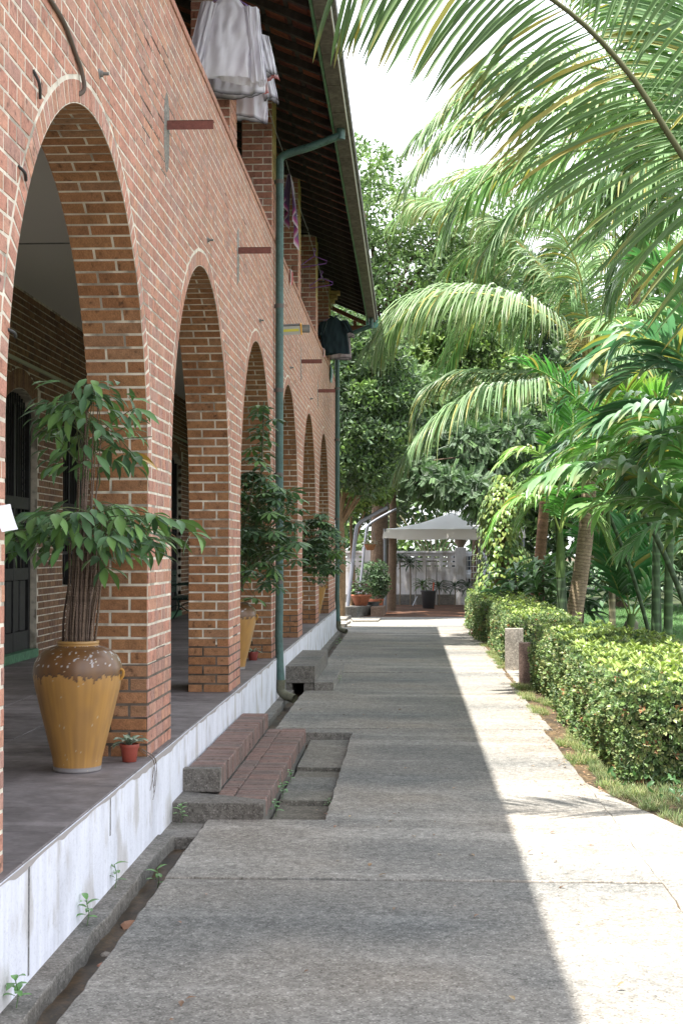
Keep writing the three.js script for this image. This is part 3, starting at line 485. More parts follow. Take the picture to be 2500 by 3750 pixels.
for (const [d, l] of [[9.22, 'rusty steel bracket sticking out of the brick wall between first two full arches'], [13.14, 'rusty steel bracket sticking out of the brickwork just before the green downpipe'], [20.95, 'rusty steel bracket sticking out of the wall beyond the floodlight'], [24.85, 'small rusty steel bracket nearest the far corner downpipe']]) {
  const g = thing('steel_bracket', l, 'bracket', [XW, 4.55, -d], 'rusty steel brackets on the wall');
  put('flange', (b) => { b.box(-0.02, 0.31, -0.03, 0.03, -0.004, 0.004, [1, 1, 1], 0.001); b.box(-0.02, 0.31, 0.0245, 0.03, -0.05, 0.004, [1, 1, 1], 0.001); }, M.rust, g);
}
{
  const g = thing('floodlight', 'rectangular floodlight with yellow end caps on a timber arm over the downpipe', 'floodlight', [XW, 4.42, -17.05]);
  put('arm', (b) => b.box(-0.02, 0.40, -0.035, 0.05, -0.05, 0.03, [1, 1, 1], 0.004), M.grey, g);
  const h = new THREE.Group(); h.name = 'lamp_head'; h.position.set(0.18, -0.02, 0.07); h.rotation.x = 0.42; h.rotation.z = 0.05; g.add(h);
  put('housing', (b) => { b.box(-0.115, 0.115, -0.06, 0.065, -0.045, -0.004, [1, 1, 1], 0.006); for (let i = 0; i < 9; i++) b.box(-0.1 + i * 0.024, -0.094 + i * 0.024, -0.05, 0.05, -0.065, -0.046); }, M.grey, h);
  for (const s of [-1, 1]) put('end_cap', (b) => b.box(s * 0.115, s * 0.128, -0.068, 0.07, -0.05, 0.012, [1, 1, 1], 0.003), std([0.75, 0.38, 0.04], 0.5), h);
  put('reflector', (b) => b.box(-0.113, 0.113, -0.058, 0.045, -0.003, 0.003), std([0.62, 0.62, 0.6], 0.35, { metalness: 0.3 }), h);
  put('led_strip', (b) => b.box(-0.095, 0.095, -0.018, 0.014, 0.0035, 0.006), std([0.72, 0.66, 0.12], 0.5), h);
  put('bracket', (b) => { b.box(-0.03, 0.03, 0.0, 0.03, -0.1, -0.066, [1, 1, 1], 0.002); }, std([0.7, 0.33, 0.03], 0.5), h);
  put('lead', (b) => b.tube(curve([V(0.06, 0.05, -0.03), V(0.02, -0.12, -0.1), V(-0.01, -0.16, -0.05)], 12), 0.004, 6), M.white, g);
}
tag(put('wall_cable', (b) => b.tube(curve([V(XW + 0.012, 4.21, 5.62), V(XW + 0.014, 4.215, 5.9), V(XW + 0.01, 4.19, 6.07), V(XW + 0.013, 4.17, 6.4), V(XW + 0.012, 4.11, 6.62), V(XW + 0.015, 4.06, 6.74), V(XW + 0.02, 3.98, 6.76), V(XW - 0.03, 3.935, 6.72)], 60), 0.011, 8, [0.11, 0.085, 0.07]), M.vertex), 'brown cable clipped along the bricks and curling into the nearest arch crown', 'cable');
for (const [y, d, dy] of [[3.74, 5.92, 0.05], [3.3, 5.70, 0.02], [2.62, 5.56, 0.01]]) put('black_clip', (b) => b.tube(curve([V(XW, y + dy, d - 0.015), V(XW + 0.02, y, d + 0.012), V(XW + 0.012, y - dy, d + 0.06)], 8), 0.007, 6), M.blackMetal, house);
{
  const g = new THREE.PlaneGeometry(0.06, 0.1, 8, 8), p = g.attributes.position; for (let i = 0; i < p.count; i++) p.setZ(i, 0.03 * Math.pow(0.5 - p.getY(i) / 0.13, 2) + 0.012 * Math.sin(p.getX(i) * 40)); g.computeVertexNormals();
  const m = mesh('paper_notice', g, std([0.78, 0.8, 0.86], 0.9, { side: THREE.DoubleSide })); m.position.set(XW + 0.02, 1.88, -5.45); m.rotation.set(0, 0.9, 0.2); tag(m, 'small curled white paper stuck on the pier at the picture edge', 'paper');
}
// ---------------------------------------------------------------- jars and pot plants
function jar(parent, s, sd) {
  const pr = [[0.0, 0.0], [0.128, 0.0], [0.134, 0.006], [0.135, 0.022], [0.141, 0.07], [0.163, 0.16], [0.193, 0.28], [0.222, 0.40], [0.243, 0.49], [0.252, 0.555], [0.247, 0.605], [0.226, 0.65], [0.19, 0.683], [0.15, 0.702], [0.124, 0.709], [0.116, 0.716], [0.121, 0.728], [0.119, 0.737], [0.108, 0.739], [0.1, 0.728], [0.098, 0.69], [0.15, 0.64], [0.0, 0.63]];
  const cv = new THREE.CatmullRomCurve3(pr.map((p) => new V3(p[0], p[1], 0)), false, 'chordal').getPoints(s), b = new B(), N = Math.round(s * 0.75);
  const rows = cv.map((p) => { const r = []; for (let i = 0; i < N; i++) { const a = i / N * Math.PI * 2, w = 1 + 0.006 * (n3(Math.cos(a) * 2 + sd, p.y * 9, Math.sin(a) * 2) - 0.5); r.push(new V3(Math.max(0, p.x) * Math.cos(a) * w, p.y, Math.max(0, p.x) * Math.sin(a) * w)); } return r; });
  b.skin(rows.reverse(), (v, u, p) => {
    const a = Math.atan2(p.z, p.x), k = [Math.cos(a) * 3, Math.sin(a) * 3], fine = n3(k[0] * 9 + sd, p.y * 60, k[1] * 9), mot = n3(k[0] * 3, p.y * 12, k[1] * 3 + sd);
    let c = [0.36 + 0.1 * (mot - 0.5), 0.188 + 0.05 * (mot - 0.5), 0.05];
    const runs = n3(k[0] * 7, p.y * 2.2, k[1] * 7); c = c.map((q) => q * (0.86 + 0.28 * runs));
    const edge = 0.545 + 0.055 * n3(k[0] * 2.6, 3 + sd, k[1] * 2.6) - 0.05 * Math.pow(n3(k[0] * 6.5, 9 + sd, k[1] * 6.5), 2) * 1.4;
    if (p.y > edge) c = [0.10 + 0.05 * mot, 0.042 + 0.022 * mot, 0.014]; if (Math.abs(p.y - edge) < 0.004) c = [0.07, 0.035, 0.02];
    if (p.y > 0.60 && n3(k[0] * 7 + 5, p.y * 60 + sd, k[1] * 7) * 0.65 + 0.35 * n3(k[0] * 19, p.y * 150, k[1] * 19) > 0.70) c = [0.42, 0.40, 0.40];
    if (p.y > 0.712) c = [0.36, 0.20, 0.06]; if (p.y < 0.028) c = [0.24, 0.22, 0.22]; if (n3(k[0] * 22 + sd, p.y * 160, k[1] * 22) > 0.945) c = [0.45, 0.38, 0.26];
    if (p.y < 0.64 && Math.hypot(p.x, p.z) < 0.15 && p.y > 0.6) c = [0.09, 0.06, 0.04];
    return c;
  }, true);
  // lugs on the shoulder
  const m = mesh('jar', b.geo(), new THREE.MeshPhysicalMaterial({ vertexColors: true, roughness: 0.5, clearcoat: 0.45, clearcoatRoughness: 0.25, side: THREE.DoubleSide }), parent);
  for (const a of [0.05]) put('lug', (q) => { const c = Math.cos(a), s2 = Math.sin(a), P = (r, y) => new V3(r * c, y, r * s2); q.tube(curve([P(0.24, 0.58), P(0.262, 0.57), P(0.262, 0.54), P(0.248, 0.52)], 10), 0.009, 8, [0.4, 0.2, 0.04]); }, M.vertex, m);
  return m;
}
function leafShape(len, wid, droop, fold, col, prof = [0.55, 0.95, 0.9, 0.5, 0]) { const b = new B(); b.blade(new V3(0, 0, 0), new V3(0, 0, 1), new V3(0, 1, 0), len, wid, droop, (v, u) => { const m = Math.abs(u - 0.5) < 0.1 ? 1.25 : 1 - 0.1 * v; return [col[0] * m, col[1] * m, col[2] * m]; }, prof, fold); return b.geo(); }
const aim = (o, dir, roll = 0) => { o.up.set(0, 1, 0); const z = dir.clone().normalize(), x = new V3().crossVectors(new V3(0, 1, 0), z); if (x.lengthSq() < 1e-5) x.set(1, 0, 0); x.normalize(); const y = new V3().crossVectors(z, x), m = new THREE.Matrix4().makeBasis(x, y, z); o.quaternion.setFromRotationMatrix(m); o.rotateZ(roll); };
const potGreens = [[0.07, 0.16, 0.045], [0.09, 0.2, 0.05], [0.055, 0.13, 0.05], [0.13, 0.26, 0.055], [0.075, 0.165, 0.06]];
{ // the big jar with the bundle of canes
  const g = thing('potted_plant', 'tall ochre glazed jar holding a thick bundle of canes with two tiers of leaves', 'potted plant', [-1.885, 0.5, -8.07], 'plants in ochre glazed jars');
  jar(g, 240, 0.4);
  const tops = [];
  for (let i = 0; i < 56; i++) {
    const a = R(0, 6.28), r = 0.088 * Math.sqrt(rnd()), hi = i < 9, h = hi ? R(1.75, 2.2) : R(1.2, 1.45), bx = Math.cos(a) * r, bz = Math.sin(a) * r, tx = bx * 1.15 + 0.05 + R(-0.025, 0.025), tz = bz * 1.15 + R(-0.025, 0.025);
    const q = curve([new V3(bx, 0.62, bz), new V3(lerp(bx, tx, 0.3) + R(-0.01, 0.01), 0.62 + (h - 0.62) * 0.35, lerp(bz, tz, 0.3)), new V3(lerp(bx, tx, 0.7) + R(-0.012, 0.012), 0.62 + (h - 0.62) * 0.7, lerp(bz, tz, 0.7)), new V3(tx, h, tz)], 10), rd = R(0.006, 0.0105), c = vary(pick([[0.20, 0.145, 0.11], [0.26, 0.195, 0.155], [0.15, 0.105, 0.085]]), 0.15);
    put('cane', (b) => b.tube(q, (t) => rd * (1 - 0.5 * t) * (1 + 0.12 * Math.sin(t * 60)), 6, c), M.bark, g); tops.push(q[10]);
  }
  const lg = potGreens.map((c, i) => leafShape(0.145, 0.05, 0.5 + 0.12 * i, 0.16, c)).concat([leafShape(0.16, 0.058, 0.6, 0.2, [0.11, 0.22, 0.045])]), yl = leafShape(0.14, 0.05, 0.5, 0.1, [0.42, 0.24, 0.03]);
  let n = 0; const twig = new B();
  const clump = (p, from, k, tilt) => {
    twig.tube(curve([from, from.clone().lerp(p, 0.55).add(new V3(0, 0.05, 0)), p], 6), 0.0028, 5, [0.1, 0.12, 0.05], false);
    const out = new V3(p.x - from.x, 0, p.z - from.z).normalize();
    for (let i = 0; i < k && n < 292; i++, n++) { const a = i / k * 6.28 + R(-0.4, 0.4), d = new V3(Math.cos(a) + out.x * 0.7, R(-0.75, 0.05) + tilt, Math.sin(a) + out.z * 0.7).normalize(), m = mesh('leaf', rnd() < 0.012 ? yl : pick(lg), L.pot, g); m.position.copy(p).addScaledVector(d, 0.012); const s = R(0.75, 1.2); m.scale.set(s, s, s); aim(m, d, R(-0.5, 0.5)); }
  };
  for (let i = 0; i < 36; i++) { const a = i / 36 * 6.28 * 5.3, r = 0.10 + 0.40 * Math.sqrt(((i * 0.618) % 1)), f = pick(tops.slice(9)); clump(new V3(0.04 + r * Math.cos(a) * 1.05, 1.50 - 0.30 * r + R(-0.09, 0.1), r * Math.sin(a)), f, 5, -0.05); }
  for (const [x, y, z] of [[-0.3, 1.3, 0.2], [-0.36, 1.26, 0.1], [0.16, 1.22, 0.2], [0.21, 1.16, 0.25], [0.3, 1.4, 0.2], [0.46, 1.44, 0.1], [0.56, 1.43, -0.05], [0.64, 1.36, -0.1]]) clump(new V3(x, y, z), tops[12], 4, -0.2);
  for (let i = 0; i < 19; i++) { const a = i * 2.4, r = 0.06 + 0.24 * ((i * 0.382) % 1), f = tops[i % 9]; clump(new V3(0.03 + r * Math.cos(a), 1.78 + 0.45 * ((i * 0.618) % 1) + R(-0.05, 0.05), r * Math.sin(a)), f.clone().setY(Math.min(f.y, 2.0)), 4, -0.05); }
  for (const [x, y, z] of [[0.34, 2.06, 0.1], [0.40, 2.0, 0.0], [0.43, 1.9, 0.05], [-0.24, 1.95, 0.1]]) clump(new V3(x, y, z), tops[2].clone().setY(1.75), 4, -0.1);
  mesh('twigs', twig.geo(), M.vertex, g, 'stuff');
  const P = []; for (let i = 0; i < 230; i++) { const a = R(0, 6.28), r = 0.46 * Math.sqrt(rnd()); P.push({ p: new V3(0.05 + r * Math.cos(a), 1.47 - 0.3 * r + R(-0.13, 0.13), r * Math.sin(a)), n: new V3(Math.cos(a) * 0.9 + R(-0.6, 0.6), R(-1, 0), Math.sin(a) * 0.9 + R(-0.6, 0.6)), t: new V3(Math.cos(a), 1, Math.sin(a)), s: R(0.8, 1.15), c: vary(pick(potGreens), 0.2) }); }
  for (let i = 0; i < 130; i++) { const a = R(0, 6.28), r = 0.3 * Math.sqrt(rnd()), y = R(1.72, 2.22); P.push({ p: new V3(0.05 + r * Math.cos(a), y, r * Math.sin(a)), n: new V3(Math.cos(a) * 0.9 + R(-0.6, 0.6), R(-1, 0.1), Math.sin(a) * 0.9 + R(-0.6, 0.6)), t: new V3(Math.cos(a), 1, Math.sin(a)), s: R(0.8, 1.15), c: vary(pick(potGreens), 0.2) }); }
  scatter('small_leaves', g, leafShape(0.13, 0.046, 0.6, 0.15, [1, 1, 1]), L.potI, P);
}
function schefflera(label, x, d, spread, hgt, count, off, tall) {
  const g = thing('potted_plant', label, 'potted plant', [x, 0.5, -d], 'plants in ochre glazed jars'); jar(g, 100, d * 0.37);
  const umb = potGreens.map((c, k) => { const b = new B(); for (let i = 0; i < 8; i++) { const a = i / 8 * 6.28, dd = new V3(Math.cos(a), -0.25, Math.sin(a)); b.blade(new V3(0, 0, 0).addScaledVector(dd, 0.02), dd, new V3(0, 1, 0), 0.135 + 0.02 * ((i * 3) % 4) / 3, 0.05, 0.45, [c[0] * (0.9 + 0.05 * (i % 4)), c[1] * (0.9 + 0.05 * (i % 4)), c[2]], [0.7, 1, 0.7, 0], 0.1); } return b.geo(); });
  const br = new B(), st = []; for (let i = 0; i < 9; i++) { const a = R(0, 6.28), e = new V3(off + spread * 0.55 * Math.cos(a), 0.7 + hgt * R(0.45, 1), spread * 0.55 * Math.sin(a)), q = curve([new V3(0.03 * Math.cos(a), 0.62, 0.03 * Math.sin(a)), new V3(e.x * 0.35, 0.7 + (e.y - 0.7) * 0.45, e.z * 0.35), e], 10); br.tube(q, (t) => 0.014 * (1 - 0.7 * t), 6, [0.13, 0.11, 0.07]); st.push(q); }
  for (let i = 0; i < count; i++) {
    const q = pick(st), t = q[3 + Math.floor(rnd() * 8)], v = rv(), k = Math.pow(rnd(), 0.4), p = new V3(off + v.x * spread * k, 0.78 + hgt * 0.5 + v.y * hgt * 0.55 * k, v.z * spread * k), m = mesh('leaf', pick(umb), L.pot, g);
    if (p.y > 0.9 + hgt * 0.75) { p.x = lerp(p.x, off, 0.4); p.z *= 0.6; }
    m.position.copy(p); const s = R(0.7, 1.15); m.scale.set(s, s, s); aim(m, new V3(R(-1, 1), R(-0.3, 0.3), R(-1, 1)), R(-0.3, 0.3)); br.tube([t, t.clone().lerp(p, 0.6).add(new V3(0, 0.03, 0)), p], 0.003, 4, [0.1, 0.13, 0.05], false);
  }
  for (let i = 0; i < tall; i++) { const m = mesh('leaf', pick(umb), L.pot, g), y = 0.8 + hgt + i * 0.045; m.position.set(off - 0.03 + 0.012 * i + R(-0.12, 0.12), y, R(-0.15, 0.15)); aim(m, new V3(R(-1, 1), R(-0.2, 0.2), R(-1, 1))); }
  br.tube(curve([new V3(0, 0.65, 0), new V3(off, 0.8 + hgt * 0.7, 0), new V3(off + 0.06, 0.8 + hgt + tall * 0.045, 0)], 8), 0.01, 5, [0.12, 0.11, 0.07]);
  mesh('branches', br.geo(), M.vertex, g, 'stuff');
}
schefflera('umbrella leaved shrub in an ochre jar leaning out in front of the downpipe', -1.85, 14.95, 0.5, 1.35, 190, 0.27, 15);
schefflera('umbrella leaved shrub bulging from the arch just past the concrete steps', -1.92, 22.4, 0.46, 1.05, 150, 0.5, 0);
schefflera('small umbrella shrub in a slim ochre jar in the farthest arch', -1.84, 27.5, 0.2, 0.55, 36, 0.12, 6);
function smallPot(label, x, d, r, h, c, leaves, stripe) {
  const g = thing('flower_pot', label, 'potted plant', [x, 0.5, -d]);
  const pr = [[0.001, 0.004], [r * 0.74, 0], [r * 0.95, h * 0.78], [r * 1.05, h * 0.79], [r * 1.08, h], [r * 0.98, h], [r * 0.94, h * 0.8], [0.001, h * 0.78]];
  mesh('pot', new THREE.LatheGeometry(pr.map((p) => new THREE.Vector2(...p)), 28), std(c, 0.55, { side: THREE.DoubleSide }), g);
  for (let i = 0; i < leaves; i++) { const a = i * 2.4, b = new B(), up = R(0.3, 1.3); b.blade(new V3(0, h * 0.85, 0), new V3(Math.cos(a), up, Math.sin(a)), new V3(0, 1, 0), R(0.1, 0.16), stripe ? 0.042 : 0.016, 1.5, (v, u) => (Math.abs(u - 0.5) < 0.2 ? [0.42, 0.5, 0.36] : [0.03, 0.10, 0.035]), stripe ? [0.8, 1, 0.75, 0] : [1, 0.9, 0.6, 0], 0.15); mesh('leaf', b.geo(), L.pot, g); }
  return g;
}
smallPot('small red plastic pot with striped leaves beside the big glazed jar', -1.655, 8.42, 0.055, 0.105, [0.30, 0.06, 0.04], 16, true);
smallPot('little red pot with a spider plant against the third pier', -1.77, 16.2, 0.06, 0.1, [0.26, 0.055, 0.045], 22, false);
// dangling roots over the plinth beside the small pot
for (let i = 0; i < 5; i++) put('dry_root', (b) => { const d = 8.5 + R(-0.05, 0.06), x = -1.53; b.tube(curve([V(-1.6, 0.56, d), V(x + 0.01, 0.5, d + R(-0.03, 0.03)), V(x + 0.004 * i, 0.42 - 0.02 * i, d + R(-0.05, 0.05)), V(x + R(-0.005, 0.02), 0.36 - R(0, 0.12), d + R(-0.06, 0.06))], 12), 0.0016, 4, [0.13, 0.1, 0.08]); }, M.vertex, house);
{ // bench on the veranda
  const g = thing('garden_bench', 'dark green cast iron bench against the inner wall behind the first pier', 'bench', [-4.0, 0.5, -25.2]); const m = std([0.02, 0.045, 0.035], 0.5);
  for (let i = 0; i < 5; i++) boxAt('seat_slat', m, g, 0.2 - i * 0.09, 0.275 - i * 0.09, 0.41, 0.435, -0.7, 0.7, 0.004);
  for (let i = 0; i < 4; i++) boxAt('back_slat', m, g, -0.26, -0.235, 0.5 + i * 0.1, 0.58 + i * 0.1, -0.7, 0.7, 0.004);
  for (const s of [-0.62, 0.62]) { put('leg_frame', (b) => { b.tube(curve([new V3(0.3, 0.0, s), new V3(0.2, 0.2, s), new V3(0.28, 0.4, s), new V3(0.27, 0.62, s), new V3(0.1, 0.66, s), new V3(-0.2, 0.64, s)], 20), 0.016, 8); b.tube(curve([new V3(-0.28, 0, s), new V3(-0.18, 0.22, s), new V3(-0.22, 0.42, s), new V3(-0.26, 0.92, s)], 20), 0.016, 8); b.tube([new V3(0.27, 0.4, s), new V3(-0.22, 0.4, s)], 0.014, 8); b.tube(curve([new V3(0.18, 0.2, s), new V3(0, 0.3, s), new V3(-0.17, 0.22, s)], 10), 0.01, 6); }, m, g); }
}
// ---------------------------------------------------------------- washing line
const LX = -1.48, LY = 6.5;
tag(put('clothesline', (b) => { for (let n = 0; n < 5; n++) { const a = 9.2 + n * PER + (n ? 0 : -0.4), c = 9.2 + (n + 1) * PER, q = []; for (let i = 0; i <= 12; i++) { const t = i / 12; q.push(V(LX, LY - 0.05 * 4 * t * (1 - t), lerp(a, c, t))); } b.tube(q, 0.003, 4, [0.3, 0.3, 0.3]); b.tube([V(XW - 0.5, LY - 0.01, c), V(LX + 0.02, LY - 0.01, c)], 0.012, 6, [0.03, 0.03, 0.03]); } }, M.vertex), 'thin washing line on black rods strung along the upper columns', 'clothesline');
function garmentTube(b, rings, col, wave, ph) {
  const N = 56; b.skin(rings.map((r, k) => { const out = []; for (let i = 0; i < N; i++) { const a = i / N * Math.PI * 2, c = Math.cos(a), s = Math.sin(a), w = (r.f ?? 1) * wave * (Math.sin(a * 7 + ph + k * 0.12) + 0.7 * Math.sin(a * 12 - ph * 2 + k * 0.2) + 0.4 * Math.sin(a * 3 + ph * 3 - k * 0.3)) * (0.35 + 0.65 * k / rings.length); out.push(new V3(r.x + r.w * c * (1 + 0.05 * w), r.y + (r.h ? r.h * Math.abs(c) : 0) + (k > rings.length - 4 ? 0.02 * Math.sin(a * 2 + ph) * (k - rings.length + 4) / 3 : 0), r.z + r.d * s + 0.04 * w + (r.f ?? 1) * 0.05 * (n3(r.x * 3 + c * 6 + ph, r.y * 7, s * 6) - 0.5) + (r.f ?? 1) * 0.03 * (n3(c * 13 + ph, r.y * 22, s * 13) - 0.5))); } return out; }), col, true);
}
function shirt(name, label, category, d, w, len, col, hem, sleeve, turn = 0) {
  const g = thing(name, label, category, [LX, LY - 0.09, -d]); g.rotation.y = turn; g.rotation.z = 0.07 * Math.sin(d * 9); const ph = d * 3.7, rings = [];
  for (let k = 0; k <= 16; k++) { const t = k / 16, sh = sstep(0, 0.16, t); rings.push({ x: 0.012 * Math.sin(ph + 3 * t), y: -t * len - 0.02, z: 0.02 * Math.sin(t * 4 + ph), w: lerp(0.07, w / 2 * (1 + 0.06 * t), sh), d: lerp(0.04, 0.04 + 0.03 * t, sh), f: sh, h: k < 3 ? -0.02 * k : 0 }); }
  put('body', (b) => garmentTube(b, rings, (v) => (v > 0.96 && hem ? hem : col), 0.26, ph), L.cloth, g);
  for (const s of [-1, 1]) put('sleeve', (b) => { const r = []; for (let k = 0; k <= 8; k++) { const t = k / 8; r.push({ x: s * (w / 2 - 0.06 + 0.10 * t), y: -0.10 - t * sleeve, z: 0.02 * t, w: lerp(0.075, 0.075, t), d: lerp(0.07, 0.05, t) }); } garmentTube(b, r, (v) => (v > 0.93 && hem ? hem : col), 0.22, ph + s); }, L.cloth, g);
  put('collar', (b) => b.tube(curve([new V3(-0.085, 0.0, 0.02), new V3(-0.05, -0.015, 0.06), new V3(0, -0.05, 0.08), new V3(0.05, -0.015, 0.06), new V3(0.085, 0.0, 0.02)], 14), 0.018, 6, hem || col), L.cloth, g);
  put('hanger', (b) => { b.tube(curve([new V3(0, 0.09, 0), new V3(0.025, 0.11, 0), new V3(0.02, 0.07, 0), new V3(0, 0.04, 0), new V3(0, 0, 0)], 12), 0.004, 5, [0.3, 0.2, 0.45]); b.tube([new V3(-w / 2 + 0.05, -0.09, 0), new V3(0, 0, 0), new V3(w / 2 - 0.05, -0.09, 0)], 0.005, 5, [0.3, 0.2, 0.45]); }, M.vertex, g);
  return g;
}
const wht = [0.84, 0.83, 0.9];
shirt('white_shirt', 'white long sleeved shirt at the near end of the washing line', 'shirt', 11.75, 0.46, 0.70, wht, null, 0.62, 0.2);
shirt('white_shirt', 'white shirt with black trimmed cuffs behind the nearest hanging shirt', 'shirt', 12.45, 0.5, 0.60, [0.84, 0.83, 0.9], [0.05, 0.05, 0.06], 0.34, -0.15);
shirt('pink_blouse', 'pale pink blouse with red hem peeping out between the white shirts', 'blouse', 12.75, 0.36, 0.5, [0.70, 0.52, 0.54], [0.5, 0.10, 0.09], 0.3, 0.1);
shirt('white_shirt', 'long white shirt with black hem hanging lowest of the white washing', 'shirt', 13.1, 0.4, 0.64, [0.8, 0.79, 0.87], [0.03, 0.03, 0.04], 0.36, 0.05);
{ // folded towel
  const g = thing('purple_towel', 'purple towel with pink and white border hanging on the washing line', 'towel', [LX, LY - 0.03, -17.85]);
  put('cloth', (b) => { const rows = []; for (let k = 0; k <= 24; k++) { const r = []; for (let i = 0; i <= 14; i++) { const u = i / 14, side = k <= 12 ? 1 : -1, v = side > 0 ? 1 - k / 12 : (k - 12) / 12, len = side > 0 ? 0.9 - 0.42 * u : 0.62 - 0.3 * u; r.push(new V3(side * (0.012 + 0.05 * Math.sin(v * 1.5)) + 0.035 * Math.sin(u * 11 + v * 2) * v, -v * len, (u - 0.5) * (0.52 - 0.2 * v))); } rows.push(r); } b.skin(rows, (v, u) => { const e = Math.abs(v - 0.5) * 2; return e > 0.96 ? [0.7, 0.66, 0.7] : e > 0.90 ? [0.42, 0.05, 0.22] : Math.floor(u * 9) % 2 ? [0.125, 0.06, 0.155] : [0.10, 0.048, 0.13]; }); }, L.cloth, g);
}
for (const [d, l] of [[22.3, 'empty purple plastic hanger on the line, the higher of two'], [24.1, 'empty purple plastic hanger on the line, the lower of two']]) tag(put('clothes_hanger', (b) => { const c = [0.24, 0.10, 0.38]; b.tube(curve([V(LX, LY - 0.05, d), V(LX + 0.03, LY - 0.0, d), V(LX + 0.0, LY + 0.02, d), V(LX - 0.02, LY - 0.02, d)], 10), 0.006, 6, c); b.tube([V(LX, LY - 0.05, d), V(LX, LY - 0.1, d)], 0.006, 6, c); b.tube([V(LX, LY - 0.1, d), V(LX - 0.2, LY - 0.24, d), V(LX - 0.19, LY - 0.28, d), V(LX + 0.19, LY - 0.22, d), V(LX + 0.2, LY - 0.18, d), V(LX, LY - 0.1, d)], 0.007, 6, c); }, M.vertex), l, 'hanger', 'purple hangers on the line');
shirt('dark_shirt', 'dark teal tee shirt hanging near the far end of the line', 'shirt', 28.15, 0.52, 0.74, [0.012, 0.035, 0.05], null, 0.26, 0.15);
shirt('pink_shirt', 'pale shirt mostly hidden behind the dark teal tee shirt', 'shirt', 28.7, 0.56, 0.78, [0.6, 0.5, 0.53], [0.05, 0.05, 0.06], 0.26, -0.1);
function draped(name, label, d, w, drop, cols) {
  const g = put(name, (b) => { const rows = []; for (let k = 0; k <= 12; k++) { const r = []; for (let i = 0; i <= 12; i++) { const u = i / 12, v = k / 12; const over = v < 0.3, x = over ? XW - 0.12 + (v / 0.3) * 0.15 : XW + 0.03 + 0.012 * Math.sin(u * 14 + 2), y = YT + 0.06 - (over ? 0 : (v - 0.3) / 0.7 * drop * (0.75 + 0.25 * Math.sin(u * 5))) + (over ? 0.012 * Math.sin(u * 9) : 0); r.push(new V3(x, y, -(d + (u - 0.5) * w))); } rows.push(r); } b.skin(rows, (v, u) => cols[Math.floor(u * cols.length * 0.999)]); }, L.cloth);
  return tag(g, label, 'cloth');
}
draped('red_cloth', 'red cloth with a white corner draped over the parapet', 18.9, 0.3, 0.2, [[0.7, 0.66, 0.66], [0.5, 0.03, 0.03], [0.45, 0.02, 0.03], [0.5, 0.03, 0.03]]);
draped('striped_cloth', 'small red and white striped cloth on the parapet below the teal shirt', 26.3, 0.35, 0.16, [[0.65, 0.6, 0.6], [0.5, 0.08, 0.1], [0.68, 0.64, 0.62], [0.5, 0.35, 0.1]]);
draped('teal_cloth', 'teal and black patterned cloth over the parapet near the building corner', 28.9, 0.9, 0.34, [[0.05, 0.22, 0.2], [0.08, 0.3, 0.26], [0.02, 0.02, 0.025], [0.05, 0.05, 0.05], [0.4, 0.4, 0.42]]);
